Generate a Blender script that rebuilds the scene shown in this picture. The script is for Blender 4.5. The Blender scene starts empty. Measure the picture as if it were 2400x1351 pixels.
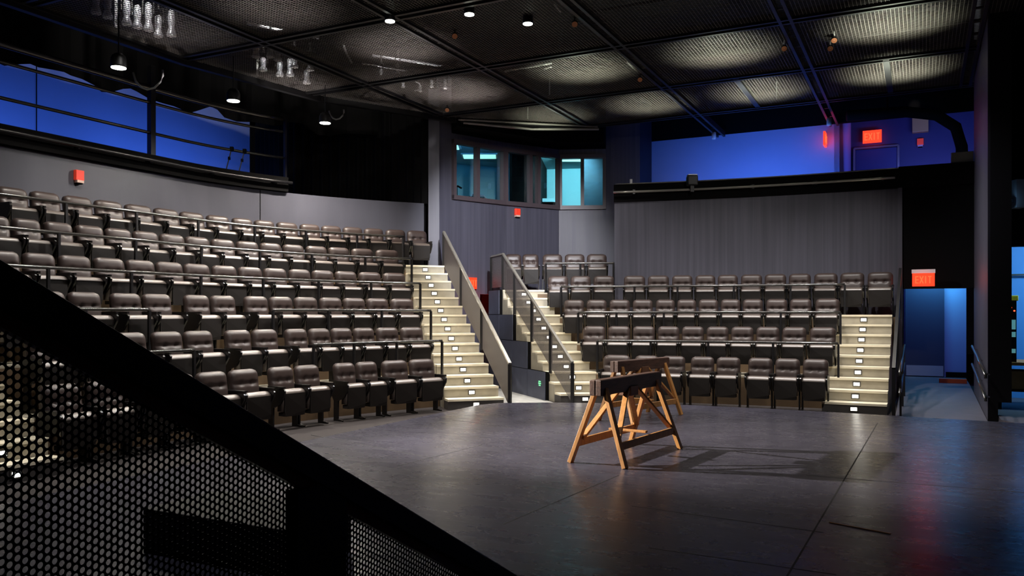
import bpy, bmesh, math, random
from mathutils import Vector
random.seed(7)
C = bpy.context.scene.collection
SC = bpy.context.scene
PI = math.pi
F, HZ, EYE = 1920.0, 735.0, 1.6            # focal length in pixels, horizon row, eye height
A = (0.4472, 0.8944)                       # stage axis
B = (0.8944, -0.4472)                      # across the stage
R_ = 0.175                                 # stair riser

# ------------------------------------------------------------------ camera, world, lights
cam = bpy.data.cameras.new('camera'); camo = bpy.data.objects.new('camera', cam); C.objects.link(camo)
cam.sensor_width = 36.0; cam.lens = 36.0*F/2400.0
cam.shift_y = (HZ-675.5)/2400.0
cam.clip_start = 0.05; cam.clip_end = 200
camo.location = (0, 0, EYE); camo.rotation_euler = (PI/2, 0, 0)
SC.camera = camo
SC.view_settings.view_transform = 'Standard'; SC.view_settings.look = 'None'
SC.view_settings.gamma = 1.0; SC.view_settings.exposure = 0.0
SC.view_settings.use_curve_mapping = False
SC.cycles.use_denoising = True
SC.cycles.max_bounces = 6; SC.cycles.diffuse_bounces = 3; SC.cycles.glossy_bounces = 3
SC.cycles.transparent_max_bounces = 12
SC.cycles.sample_clamp_indirect = 4.0
SC.cycles.caustics_reflective = False; SC.cycles.caustics_refractive = False
w = bpy.data.worlds.new('world'); SC.world = w; w.use_nodes = True
w.node_tree.nodes['Background'].inputs[0].default_value = (0.55, 0.55, 0.8, 1)
w.node_tree.nodes['Background'].inputs[1].default_value = 0.002

def W(a, b, z=0.0): return Vector((a*A[0]+b*B[0], a*A[1]+b*B[1], z))
def ab(x, y): return (x*A[0]+y*A[1], x*B[0]+y*B[1])
def atd(px, py, d): return Vector(((px-1200)/F*d, d, EYE-(py-HZ)/F*d))       # the point seen at a pixel, at a depth
def atz(px, py, z):
    d = F*(EYE-z)/(py-HZ); return Vector(((px-1200)/F*d, d, z))

def spot(name, loc, tgt, power, ang, blend=0.6, col=(1, .93, .82), rad=0.12, spec=1.0):
    l = bpy.data.lights.new(name, 'SPOT'); l.energy = power; l.spot_size = math.radians(ang); l.spot_blend = blend
    l.color = col; l.shadow_soft_size = rad; l.specular_factor = spec
    o = bpy.data.objects.new(name, l); C.objects.link(o); o.location = loc
    o.rotation_euler = (Vector(tgt)-Vector(loc)).to_track_quat('-Z', 'Y').to_euler(); return o
def area(name, loc, tgt, power, sx, sy, col):
    l = bpy.data.lights.new(name, 'AREA'); l.energy = power; l.shape = 'RECTANGLE'; l.size = sx; l.size_y = sy; l.color = col
    o = bpy.data.objects.new(name, l); C.objects.link(o); o.location = loc
    o.rotation_euler = (Vector(tgt)-Vector(loc)).to_track_quat('-Z', 'Y').to_euler(); return o
def point(name, loc, power, col, rad=0.1):
    l = bpy.data.lights.new(name, 'POINT'); l.energy = power; l.color = col; l.shadow_soft_size = rad
    o = bpy.data.objects.new(name, l); C.objects.link(o); o.location = loc; return o

WARM = (1, .91, .78); NEUT = (1, .95, .91); BLUE = (.09, .25, 1.0); GREENW = (.93, 1.0, .80)
# key from the left gallery edge, low across the stage
spot('key_spot', (-7.55, 10.75, 4.05), (1.8, 9.0, .4), 20000, 30, .9, (1, .92, .82), .06)
# house downlights (the visible pendants carry their fittings further down)
HOUSE = [((278, 158), 12.0), ((547, 236), 14.0), ((762, 288), 15.8)]
STAGE = [((914, 49), 12.03), ((1100, 33), 11.76), ((1237, 55), 12.14)]
for (p, d), e in zip(HOUSE, (200, 420, 1050)):
    q = atd(p[0], p[1], d); spot('house_light', q+Vector((0, 0, -.03)), q+Vector((.25, -.25, -3)), e, 150, .7, WARM, .09)
for (p, d) in STAGE:
    q = atd(p[0], p[1], d); spot('house_light', q+Vector((0, 0, -.03)), q+Vector((0, .2, -3)), 230, 120, .7, WARM, .07)
# fill spots added over the banks, nearly overhead, with no fittings
for (a_, b_, e) in ((6.5, -7.6, 420), (9.0, -7.6, 480), (11.0, -7.2, 480), (8.0, -9.6, 260), (13.2, -9.4, 300)):
    spot('bank_fill', W(a_, b_, 5.85), W(a_, b_-.9, 0), e, 100, .8, NEUT, .08)
for (a_, b_, e) in ((13.2, -4.8, 620), (13.2, -2.2, 620), (14.6, -3.4, 420), (14.8, -5.8, 330), (14.6, -1.1, 420)):
    spot('bank_fill', W(a_, b_, 5.85), W(a_+.7, b_, 0), e, 100, .8, NEUT, .08)
spot('bank_fill', W(14.0, -6.9, 5.85), W(9.0, -9.2, 1.2), 900, 80, .8, NEUT, .10)  # added to put white highlights on the left bank cushions
spot('stage_fill', W(4.5, -3.6, 5.85), W(5.4, -4.8, .1), 420, 75, 1.0, (.92, .93, 1.0), .12)  # fill spot added to brighten the near left of the stage
for (a_, b_, e) in ((12.6, -8.0, 190), (14.4, -6.4, 150), (14.9, -.95, 190)):
    spot('stair_fill', W(a_, b_, 5.85), W(a_, b_, 0), e, 60, .8, WARM, .06)  # overhead fill added so the treads come out brighter than the risers
# soft audience washes from over the stage
spot('bank_wash', W(5.5, -3.0, 5.7), W(12.5, -9.0, 1.2), 700, 62, .8, NEUT, .15)
spot('bank_wash', W(7.0, 0.5, 5.7), W(15.6, -4.2, 1.2), 760, 56, .8, NEUT, .08)
spot('booth_wall_fill', W(9.5, -4.5, 5.0), (-.1, 19.6, 2.8), 3800, 36, .7, (.93, .94, 1.0), .08)  # unseen spot added to brighten the booth wall
spot('stair_wash', W(9.0, -4.5, 5.8), W(13.0, -8.0, 1.4), 400, 25, .8, NEUT, .12)
spot('stair_wash', W(10.0, -3.0, 5.8), W(14.8, -6.2, 1.0), 220, 24, .8, NEUT, .12)
spot('stair_wash', W(9.5, -1.0, 5.8), W(15.2, -0.95, .7), 230, 22, .8, NEUT, .12)
spot('stair_wash', W(6.5, -4.5, 5.8), W(4.8, -8.6, 1.0), 260, 34, .8, NEUT, .12)
# unseen spots added below the tension grid, aimed up: they make the oval pools of light on the wire mesh
GRID_POOLS = [((935, 108), 260), ((1075, 213), 300), ((1365, 160), 500), ((1290, 270), 260), ((1520, 243), 330),
              ((1690, 118), 620), ((1780, 212), 560), ((2085, 50), 820), ((2095, 163), 740), ((640, 15), 150), ((420, 70), 70),
              ((700, 200), 110), ((930, 185), 60)]
for (p, e) in GRID_POOLS:
    q = atz(p[0], p[1], 6.0)
    spot('grid_pool_fill', q+Vector((0, 0, -1.15)), q+Vector((0, 0, 1)), e, 92, 1.0, GREENW if p[0] > 1150 else (1, .93, .9), .06)
# fill spots added over the grid to brighten the hanging stage lights
for (p, e) in (((330, 60), 130), ((655, 150), 150), ((930, 180), 110)):
    q = atz(p[0], p[1], 6.35); n = Vector((q.x, q.y, 0)).normalized()
    spot('fixture_fill', q-n*1.5+Vector((0, 0, .55)), q+n*.2+Vector((0, 0, .05)), e, 75, .9, NEUT, .05)
# blue light on the walls behind the galleries
for a_, e in ((5.5, 11), (8.5, 16), (11.5, 19), (13.8, 14)):
    area('gallery_strip', W(a_, -13.3, 4.4), W(a_, -14.6, 4.9), e*1.15, 2.4, .2, BLUE)
for b_ in (-4.3, -3.2, -2.1):
    area('gallery_strip', W(18.9, b_, 4.4), W(20.6, b_, 5.2), 20, 1.6, .2, BLUE)
area('gallery_strip', W(21.6, .3, 5.2), W(24.2, .3, 6.0), 55, 1.8, .3, (.14, .17, 1))
spot('box_fill', W(18.6, -.2, 6.1), W(23.9, -.03, 6.53), 60, 9, .8, WARM, .03)  # spot added only to brighten the tan electrical box
area('passage_light', W(20.15, .25, 2.5), W(20.42, .25, 0.2), 18, 1.0, .12, (.10, .62, 1.0))
area('passage_light', W(18.3, .3, 2.9), W(20.4, .6, 0.3), 17, .6, .2, (.24, .16, 1.0))
area('wing_light', W(14.9, 2.4, 2.9), W(16.6, 1.5, 1.2), 85, .8, .8, (.42, .78, 1.0))
spot('wing_spot', W(15.5, 4.0, 5.5), W(17.6, 0.6, 5.0), 120, 60, .8, (.3, .3, 1.0), .1)
spot('column_wash', W(10.5, -5.0, 5.6), W(15.5, .9, 3.0), 1100, 30, .9, (.90, .90, 1.0), .1)

# ------------------------------------------------------------------ materials
def lin(c): return tuple((v/12.92 if v <= .04045 else ((v+.055)/1.055)**2.4) for v in c)
def rgb(r, g, b): return lin((r/255, g/255, b/255))
MATS = {}
def mat(name, col, rough=.5, metal=0.0, spec=.5, var=0.0, vscale=6.0, stretch=(1, 1, 1), bump=0.0, emit=None, es=0.0, rvar=0.0, coat=0.0):
    m = bpy.data.materials.new(name); m.use_nodes = True; nt = m.node_tree; p = nt.nodes['Principled BSDF']
    p.inputs['Base Color'].default_value = (*col, 1); p.inputs['Roughness'].default_value = rough
    p.inputs['Metallic'].default_value = metal; p.inputs['Specular IOR Level'].default_value = spec
    p.inputs['Coat Weight'].default_value = coat; p.inputs['Coat Roughness'].default_value = .12
    if emit:
        p.inputs['Emission Color'].default_value = (*emit, 1); p.inputs['Emission Strength'].default_value = es
    if var or bump or rvar:
        tc = nt.nodes.new('ShaderNodeTexCoord'); mp = nt.nodes.new('ShaderNodeMapping'); mp.inputs['Scale'].default_value = stretch
        nz = nt.nodes.new('ShaderNodeTexNoise'); nz.inputs['Scale'].default_value = vscale; nz.inputs['Detail'].default_value = 6
        nt.links.new(tc.outputs['Object'], mp.inputs[0]); nt.links.new(mp.outputs[0], nz.inputs['Vector'])
        if var:
            cr = nt.nodes.new('ShaderNodeValToRGB'); e = cr.color_ramp.elements
            e[0].position = .3; e[1].position = .7
            e[0].color = (*[max(0, c*(1-var)) for c in col], 1); e[1].color = (*[c*(1+var) for c in col], 1)
            nt.links.new(nz.outputs['Fac'], cr.inputs[0]); nt.links.new(cr.outputs[0], p.inputs['Base Color'])
        if rvar:
            mr = nt.nodes.new('ShaderNodeMapRange'); mr.inputs['To Min'].default_value = rough-rvar; mr.inputs['To Max'].default_value = rough+rvar
            nt.links.new(nz.outputs['Fac'], mr.inputs['Value']); nt.links.new(mr.outputs[0], p.inputs['Roughness'])
        if bump:
            bp = nt.nodes.new('ShaderNodeBump'); bp.inputs['Strength'].default_value = bump; bp.inputs['Distance'].default_value = .01
            nt.links.new(nz.outputs['Fac'], bp.inputs['Height']); nt.links.new(bp.outputs[0], p.inputs['Normal'])
    MATS[name] = m; return m

M_wall = mat('grey_painted_panel', rgb(75, 74, 86), .5, var=.22, vscale=1.0, stretch=(16, 16, .35), bump=.10, rvar=.08)
M_wall_l = mat('grey_satin_panel', rgb(80, 80, 90), .34, var=.10, vscale=1.2, stretch=(1.5, 1.5, .4), rvar=.1)
M_black = mat('matt_black_paint', rgb(10, 9, 10), .85, spec=.1)
M_drape = mat('black_velvet', rgb(10, 9, 9), .9, spec=.15, var=.3, vscale=2, stretch=(5, 5, .1), bump=.3)
M_blackm = mat('black_painted_steel', rgb(22, 21, 23), .38, spec=.5)
M_rail = mat('black_gloss_rail', rgb(52, 50, 48), .2, spec=1.0)
M_fore = mat('black_powder_coat', rgb(9, 8, 8), .55, spec=.3)
M_blue = mat('blue_cyclorama_paint', rgb(150, 165, 205), .6, var=.05, vscale=.8)
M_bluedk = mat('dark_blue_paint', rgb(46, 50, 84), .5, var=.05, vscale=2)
M_cush = mat('brown_cushion_vinyl', rgb(92, 82, 76), .38, spec=1.0, var=.08, vscale=14)
M_vinyl = mat('brown_vinyl', rgb(59, 48, 45), .42, spec=.45, var=.10, vscale=14, bump=.05)
M_shell = mat('seat_back_shell', rgb(30, 25, 24), .5)
M_under = mat('seat_underside', rgb(28, 24, 22), .6, spec=.3)
M_arm = mat('black_armrest', rgb(16, 15, 15), .35)
M_chrome = mat('pivot_steel', rgb(200, 200, 205), .2, metal=1)
M_tread = mat('cast_concrete_tread', rgb(160, 153, 136), .6, var=.14, vscale=5, bump=.1)
M_nose = mat('top_lit_tread_edge', rgb(232, 222, 196), .5, var=.05, vscale=9)  # paler than the risers, with the overhead light put into its colour
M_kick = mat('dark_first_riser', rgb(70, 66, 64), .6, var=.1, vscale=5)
M_tier = mat('tan_tier_boards', rgb(98, 78, 56), .65, var=.18, vscale=3)
M_floor = mat('dark_carpet', rgb(40, 33, 32), .9, var=.2, vscale=20)
M_vomf = mat('pale_concrete_floor', rgb(190, 190, 186), .55, var=.1, vscale=4)
M_ramp = mat('grey_ramp_floor', rgb(84, 82, 92), .5, var=.12, vscale=5)
M_panel = mat('blue_grey_side_panel', rgb(68, 72, 88), .5, var=.15, vscale=4)
M_perf = mat('perforated_steel', rgb(68, 63, 64), .45, var=.06, vscale=4)
M_mesh = mat('woven_wire', rgb(104, 98, 94), .45, metal=.2)
M_beam = mat('black_grid_beam', rgb(13, 12, 13), .45)
M_lampcan = mat('black_lamp_housing', rgb(18, 18, 19), .45)
M_alu = mat('bright_aluminium', rgb(214, 216, 222), .25, metal=.45)
M_white = mat('white_enamel', rgb(215, 215, 215), .4)
M_pine = mat('golden_pine', rgb(164, 114, 60), .5, var=.22, vscale=5, stretch=(6, 6, .8), bump=.1)
M_stain2 = mat('worn_brown_timber', rgb(96, 64, 44), .5, var=.3, vscale=7)
M_stain = mat('dark_stained_timber', rgb(72, 48, 38), .5, var=.5, vscale=9, stretch=(1, 6, 6), bump=.2)
M_glow = mat('lamp_lens_lit', (1, 1, 1), .4, emit=(.95, 1, .86), es=14)
M_step = mat('step_light_lens', (1, 1, 1), .4, emit=(1, .97, .88), es=5)
M_bezel = mat('step_light_bezel', rgb(60, 56, 50), .4)
M_red = mat('exit_face_red', rgb(120, 10, 5), .4, emit=(1, .04, .012), es=1.9)
M_redl = mat('exit_letters', rgb(190, 60, 30), .4, emit=(1, .10, .03), es=1.6)
M_strobe = mat('fire_alarm_red', rgb(228, 58, 38), .4, emit=(1, .08, .04), es=.22)
M_strobel = mat('strobe_lens', rgb(225, 190, 175), .25)
M_tanbox = mat('tan_enclosure', rgb(190, 152, 84), .45)
M_steel = mat('brushed_kick_plate', rgb(190, 198, 204), .3, metal=.35, var=.05, vscale=4, stretch=(1, 1, 30))
M_amber = mat('amber_gel', rgb(150, 90, 58), .4, emit=(1, .35, .08), es=.02)
M_cyan = mat('booth_wall_paint', rgb(160, 200, 208), .6)
M_troffer = mat('ceiling_troffer', (1, 1, 1), .4, emit=(.45, 1.0, .9), es=1.6)
M_mull = mat('brown_window_frame', rgb(74, 64, 68), .45)
M_yellow = mat('yellow_case', rgb(226, 205, 50), .5)
M_screen = mat('small_screen', rgb(90, 180, 190), .3, emit=(.25, .7, .75), es=.25)
M_led = mat('blue_led', (.3, .6, 1), .4, emit=(.25, .55, 1), es=40)
M_redled = mat('red_led', (1, .1, .05), .4, emit=(1, .08, .03), es=3)
M_card = mat('brown_cardboard', rgb(170, 126, 74), .7, var=.15, vscale=7)
M_board = mat('orange_board', rgb(196, 92, 40), .6, var=.1, vscale=6)
M_green = mat('green_marker', rgb(120, 230, 170), .4, emit=(.3, 1, .5), es=.6)
M_tape = mat('tan_tape', rgb(170, 110, 60), .5)

# glass: clear with a reflection
M_glass = bpy.data.materials.new('window_glass'); M_glass.use_nodes = True
_nt = M_glass.node_tree; _nt.nodes.clear()
_o = _nt.nodes.new('ShaderNodeOutputMaterial'); _t = _nt.nodes.new('ShaderNodeBsdfTransparent'); _g = _nt.nodes.new('ShaderNodeBsdfGlossy')
_t.inputs[0].default_value = (.82, .9, .9, 1); _g.inputs['Roughness'].default_value = .02
_f = _nt.nodes.new('ShaderNodeFresnel'); _f.inputs[0].default_value = 1.5; _m = _nt.nodes.new('ShaderNodeMixShader')
_nt.links.new(_f.outputs[0], _m.inputs[0]); _nt.links.new(_t.outputs[0], _m.inputs[1]); _nt.links.new(_g.outputs[0], _m.inputs[2]); _nt.links.new(_m.outputs[0], _o.inputs[0])

# stage floor: black hardboard sheets, scuffed, with seams along the stage axes
M_stage = bpy.data.materials.new('scuffed_black_hardboard'); M_stage.use_nodes = True
def _stage():
    nt = M_stage.node_tree; N = nt.nodes; L = nt.links; p = N['Principled BSDF']
    tc = N.new('ShaderNodeTexCoord')
    mp = N.new('ShaderNodeMapping'); mp.inputs['Rotation'].default_value = (0, 0, math.atan2(A[0], A[1]))
    L.new(tc.outputs['Object'], mp.inputs[0])
    def noise(scale, stretch, det=6, rough=.6, rot=None):
        m2 = N.new('ShaderNodeMapping'); m2.inputs['Scale'].default_value = stretch
        if rot: m2.inputs['Rotation'].default_value = (0, 0, rot)
        L.new(mp.outputs[0], m2.inputs[0]); n = N.new('ShaderNodeTexNoise'); n.inputs['Scale'].default_value = scale
        n.inputs['Detail'].default_value = det; n.inputs['Roughness'].default_value = rough; L.new(m2.outputs[0], n.inputs['Vector']); return n.outputs['Fac']
    def ramp(src, p0, p1, c0, c1):
        r = N.new('ShaderNodeValToRGB'); e = r.color_ramp.elements; e[0].position = p0; e[1].position = p1; e[0].color = (*c0, 1); e[1].color = (*c1, 1)
        L.new(src, r.inputs[0]); return r.outputs[0]
    base = ramp(noise(1.3, (1, .5, 1)), .3, .75, rgb(40, 39, 48), rgb(64, 62, 75))
    scr = ramp(noise(3.0, (.6, 7, 1), 9, .72, .4), .545, .68, (0, 0, 0), (1, 1, 1))
    scr2 = ramp(noise(16, (.5, 3, 1), 4, .6, -.5), .635, .71, (0, 0, 0), (1, 1, 1))
    mx = N.new('ShaderNodeMix'); mx.data_type = 'RGBA'; mx.inputs[7].default_value = (*rgb(112, 110, 122), 1)
    ml = N.new('ShaderNodeMath'); ml.operation = 'MULTIPLY'; ml.inputs[1].default_value = .24; L.new(scr, ml.inputs[0])
    L.new(ml.outputs[0], mx.inputs[0]); L.new(base, mx.inputs[6])
    mx2 = N.new('ShaderNodeMix'); mx2.data_type = 'RGBA'; mx2.inputs[7].default_value = (*rgb(150, 146, 148), 1)
    ml2 = N.new('ShaderNodeMath'); ml2.operation = 'MULTIPLY'; ml2.inputs[1].default_value = .6; L.new(scr2, ml2.inputs[0])
    L.new(ml2.outputs[0], mx2.inputs[0]); L.new(mx.outputs[2], mx2.inputs[6])
    L.new(mx2.outputs[2], p.inputs['Base Color'])
    mr = N.new('ShaderNodeMapRange'); mr.inputs['To Min'].default_value = .20; mr.inputs['To Max'].default_value = .36
    L.new(noise(2.2, (1, 3, 1)), mr.inputs['Value']); L.new(mr.outputs[0], p.inputs['Roughness'])
    p.inputs['Specular IOR Level'].default_value = .45
    bp = N.new('ShaderNodeBump'); bp.inputs['Strength'].default_value = .06; bp.inputs['Distance'].default_value = .004
    L.new(noise(5, (1, 2, 1)), bp.inputs['Height']); L.new(bp.outputs[0], p.inputs['Normal'])
_stage()

# ------------------------------------------------------------------ mesh builder and tagging
class MB:
    def __init__(s): s.v = []; s.f = []; s.m = []; s.cur = 0
    def poly(s, pts):
        n = len(s.v); s.v += [tuple(p) for p in pts]; s.f.append(tuple(range(n, n+len(pts)))); s.m.append(s.cur)
    def prism(s, xy, z0, z1):
        n = len(s.v); k = len(xy)
        ar = sum(xy[i][0]*xy[(i+1) % k][1]-xy[(i+1) % k][0]*xy[i][1] for i in range(k))
        if ar < 0: xy = xy[::-1]
        s.v += [(p[0], p[1], z0) for p in xy]+[(p[0], p[1], z1) for p in xy]
        s.f.append(tuple(range(n+k-1, n-1, -1))); s.f.append(tuple(range(n+k, n+2*k))); s.m += [s.cur]*2
        for i in range(k):
            j = (i+1) % k; s.f.append((n+i, n+j, n+k+j, n+k+i)); s.m.append(s.cur)
    def box(s, c, u, v, w):                       # centre and three half-axis vectors
        c, u, v, w = map(Vector, (c, u, v, w))
        if u.cross(v).dot(w) < 0: u = -u
        n = len(s.v)
        for sz in (-1, 1):
            for sy in (-1, 1):
                for sx in (-1, 1): s.v.append(tuple(c+u*sx+v*sy+w*sz))
        for q in ((0, 2, 3, 1), (4, 5, 7, 6), (0, 1, 5, 4), (2, 6, 7, 3), (0, 4, 6, 2), (1, 3, 7, 5)):
            s.f.append(tuple(n+i for i in q)); s.m.append(s.cur)
    def abox(s, c, sx, sy, sz): s.box(c, (sx/2, 0, 0), (0, sy/2, 0), (0, 0, sz/2))
    def bar(s, p0, p1, wd, ht, up=(0, 0, 1)):      # rectangular bar between two points
        p0, p1 = Vector(p0), Vector(p1); d = p1-p0; up = Vector(up)
        if abs(d.normalized().dot(up)) > .98: up = Vector((A[0], A[1], 0))
        sd = d.cross(up).normalized(); u2 = sd.cross(d).normalized()
        s.box((p0+p1)/2, d/2, sd*wd/2, u2*ht/2)
    def tube(s, pts, r, n=8, caps=True):
        pts = [Vector(p) for p in pts]; base = len(s.v)
        for i, p in enumerate(pts):
            d = (pts[min(i+1, len(pts)-1)]-pts[max(i-1, 0)]).normalized()
            up = Vector((0, 0, 1)) if abs(d.z) < .95 else Vector((1, 0, 0))
            x = d.cross(up).normalized(); y = x.cross(d)
            for k in range(n):
                t = 2*PI*k/n; s.v.append(tuple(p+x*r*math.cos(t)+y*r*math.sin(t)))
        for i in range(len(pts)-1):
            for k in range(n):
                k2 = (k+1) % n; s.f.append((base+i*n+k, base+i*n+k2, base+(i+1)*n+k2, base+(i+1)*n+k)); s.m.append(s.cur)
        if caps:
            s.f.append(tuple(base+k for k in range(n-1, -1, -1))); s.f.append(tuple(base+(len(pts)-1)*n+k for k in range(n))); s.m += [s.cur]*2
    def lathe(s, c, prof, n=20, axis=(0, 0, 1)):   # profile of (radius, height)
        c = Vector(c); ax = Vector(axis).normalized(); h = Vector((1, 0, 0)) if abs(ax.x) < .9 else Vector((0, 1, 0))
        x = ax.cross(h).normalized(); y = ax.cross(x); base = len(s.v)
        for (r, z) in prof:
            for k in range(n):
                t = 2*PI*k/n; s.v.append(tuple(c+ax*z+x*r*math.cos(t)+y*r*math.sin(t)))
        for i in range(len(prof)-1):
            for k in range(n):
                k2 = (k+1) % n; s.f.append((base+i*n+k, base+i*n+k2, base+(i+1)*n+k2, base+(i+1)*n+k)); s.m.append(s.cur)
        s.f.append(tuple(base+k for k in range(n-1, -1, -1))); s.f.append(tuple(base+(len(prof)-1)*n+k for k in range(n))); s.m += [s.cur]*2
    def ribbon(s, pts, off, z0, z1):               # wall along a plan polyline, thickened by the offset function
        s_pts = [Vector((p[0], p[1])) for p in pts]; back = []
        for i, p in enumerate(s_pts):
            d = (s_pts[min(i+1, len(s_pts)-1)]-s_pts[max(i-1, 0)]).normalized(); back.append(p+Vector((-d.y, d.x))*off)
        for i in range(len(s_pts)-1):
            q = [s_pts[i], s_pts[i+1], back[i+1], back[i]]; s.prism([(v.x, v.y) for v in q], z0, z1)
    def build(s, name, mats, parent=None, smooth=False, origin=None, bevel=0):
        if not isinstance(mats, (list, tuple)): mats = [mats]
        me = bpy.data.meshes.new(name); v = s.v
        if origin is not None: o0 = Vector(origin); v = [tuple(Vector(p)-o0) for p in v]
        me.from_pydata(v, [], s.f)
        for m_ in mats: me.materials.append(m_)
        me.polygons.foreach_set('material_index', s.m)
        if smooth: me.polygons.foreach_set('use_smooth', [True]*len(s.f))
        me.update(); o = bpy.data.objects.new(name, me); C.objects.link(o)
        if origin is not None: o.location = origin
        if parent is not None:
            o.parent = parent
            if origin is None: o.location = -Vector(parent.location)      # mesh given in world coordinates, parent unrotated
            else: o.location = Vector(origin)-Vector(parent.location)
        if bevel:
            bv = o.modifiers.new('bevel', 'BEVEL'); bv.width = bevel; bv.segments = 2; bv.limit_method = 'ANGLE'
        return o

def part(mb, name, mats, parent, smooth=False, bevel=0):
    """mesh in world coordinates parented to an unrotated empty (or to a part of it)"""
    o = mb.build(name, mats, None, smooth, None, bevel); o.parent = parent
    off = Vector((0, 0, 0)); q = parent
    while q is not None: off += q.location; q = q.parent
    o.location = -off; return o
def lpart(mb, name, mats, parent, smooth=False, bevel=0):
    """mesh in the thing's own coordinates"""
    o = mb.build(name, mats, None, smooth, None, bevel); o.parent = parent; return o
def tag(o, label, cat, group=None):
    o['label'] = label; o['category'] = cat
    if group: o['group'] = group
    return o
def thing(name, label, cat, loc=(0, 0, 0), rz=0.0, group=None):
    o = bpy.data.objects.new(name, None); C.objects.link(o); o.location = loc; o.rotation_euler = (0, 0, rz); o.empty_display_size = .1
    return tag(o, label, cat, group)
def struct(mb, name, mats, smooth=False, bevel=0, parent=None):
    o = mb.build(name, mats, None, smooth, None, bevel)
    if parent is not None: o.parent = parent
    else: o['kind'] = 'structure'
    return o
ORD = ['first', 'second', 'third', 'fourth', 'fifth', 'sixth', 'seventh', 'eighth', 'ninth', 'tenth', 'eleventh', 'twelfth', 'thirteenth',
       'fourteenth', 'fifteenth', 'sixteenth', 'seventeenth', 'eighteenth', 'nineteenth', 'twentieth']

# ------------------------------------------------------------------ seating curves (plan)
def La_end(k): return 11.42+.61*(k-1)
def Lc(k, a, off=0.0):
    ae = La_end(k); b0 = -(7.68+.70*(k-1)); be = -6.82-.586*(k-1); bend = be-b0
    t = max(0.0, (a-(ae-4.2))/4.2); return b0+bend*t*t-off
def Lxy(k, a, off=0.0): return W(a, Lc(k, a, off))
AR = [0, 13.76, 14.65, 15.56, 16.45, 17.35]; AL = [0, 13.6, 14.18, 14.76, 15.34, 15.92]; BL = [0, -4.75, -5.36, -5.97, -6.58, -7.18]; BR = -1.44
def Rc(k, b, off=0.0):
    t = max(0.0, (BR-b)/(BR-BL[k])); return AR[k]+off-(AR[k]-AL[k])*t*t
def Rxy(k, b, off=0.0): return W(Rc(k, b, off), b)
def WLb(a):                                    # left house wall
    t = max(0.0, (a-10.5)/5.0); return -12.05+2.1*t*t
def WRa(b):                                    # right house wall
    t = max(0.0, (BR-b)/5.74); return 17.38-.95*t*t
def ZK(k): return (k-1)*(3*R_-.015)            # floor height of a seating row
def lerp(a_, b_, n): return [a_+(b_-a_)*i/(n-1) for i in range(n)]
def solve_px(fn, lo, hi, px):
    """parameter on a plan curve where it crosses the vertical line of sight of a column"""
    def g(t): p = fn(t); return p.x/p.y-(px-1200)/F
    a0, a1 = lo, hi; f0 = g(a0)
    for _ in range(50):
        mid = (a0+a1)/2; fm = g(mid)
        if (fm > 0) == (f0 > 0): a0, f0 = mid, fm
        else: a1 = mid
    return (a0+a1)/2

# ------------------------------------------------------------------ floor, stage, tiers
m = MB(); m.prism([(-22, -6), (26, -6), (26, 32), (-22, 32)], -.2, 0); struct(m, 'floor', M_floor)
stage_ab = [(-4, -6.4), (11.6, -6.4), (12.0, -6.25), (12.4, -5.6), (12.75, -4.7), (13.0, -3.9), (13.12, -3.2), (13.14, -2), (13.1, -.9), (13.0, .3), (12.93, 1.4), (12.8, 3.5), (12.5, 9), (-4, 9)]
m = MB(); m.prism([tuple(W(a_, b_).xy) for a_, b_ in stage_ab], .0, .12); so = struct(m, 'floor_stage', M_stage)
# sheet seams of the stage floor: narrow dark grooves laid as battens flush with the top
m = MB()
def seam(p, q):
    P0 = atz(p[0], p[1], .12); P1 = atz(q[0], q[1], .12); m.bar(P0-Vector((0, 0, .0012)), P1-Vector((0, 0, .0012)), .012, .004)
for p, q in (((2057, 992), (1845, 1351)), ((1450, 1115), (1180, 1230)), ((1130, 1043), (930, 1094)), ((1890, 1115), (2400, 1155)), ((1480, 1187), (1930, 1249)), ((1520, 1285), (1960, 1348)),
             ((1060, 985), (1400, 1030)), ((730, 1020), (1015, 1075))):
    seam(p, q)
struct(m, 'floor_stage_seam', mat('seam_gap', rgb(12, 11, 12), .7), parent=so)

# pale vom floor between the stairs, and the ramp on the right
m = MB(); m.prism([(-.10, 13.5), (1.0, 13.7), (.75, 14.6), (-.45, 18.9), (-1.30, 18.3), (-.95, 16.6)], .0, .006); struct(m, 'floor_vomitory', M_vomf)
m = MB()
rp = [(13.3, 0.0), (19.0, .17), (20.7, .17)]
for (a0, z0), (a1, z1) in zip(rp, rp[1:]):
    q = [W(a0, -.36), W(a0, .86), W(a1, .86), W(a1, -.36)]
    tp = [Vector((q[0].x, q[0].y, z0+.012)), Vector((q[1].x, q[1].y, z0+.012)), Vector((q[2].x, q[2].y, z1+.012)), Vector((q[3].x, q[3].y, z1+.012))]
    bt = [Vector((v.x, v.y, 0.0)) for v in tp]
    m.poly(tp); m.poly([tp[1], tp[0], bt[0], bt[1]]); m.poly([tp[0], tp[3], bt[3], bt[0]]); m.poly([tp[2], tp[1], bt[1], bt[2]])
struct(m, 'floor_ramp', M_ramp)

# left bank: five raised tiers
A0 = 5.35
for k in range(2, 7):
    m = MB(); z = ZK(k)
    fr = [Lxy(k, a_) for a_ in lerp(A0, La_end(k), 22)]
    if k < 6: bk = [Lxy(k+1, a_) for a_ in lerp(A0, La_end(k+1), 22)]
    else: bk = [W(a_, WLb(a_)) for a_ in lerp(A0, 15.4, 22)]
    for i in range(21):
        q4 = [(p.x, p.y) for p in (fr[i], fr[i+1], bk[i+1], bk[i])]; m.cur = 0; m.prism(q4, 0, z-.03); m.cur = 1; m.prism(q4, z-.03, z)
    struct(m, 'floor_tier', [M_tier, M_tread])
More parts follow.
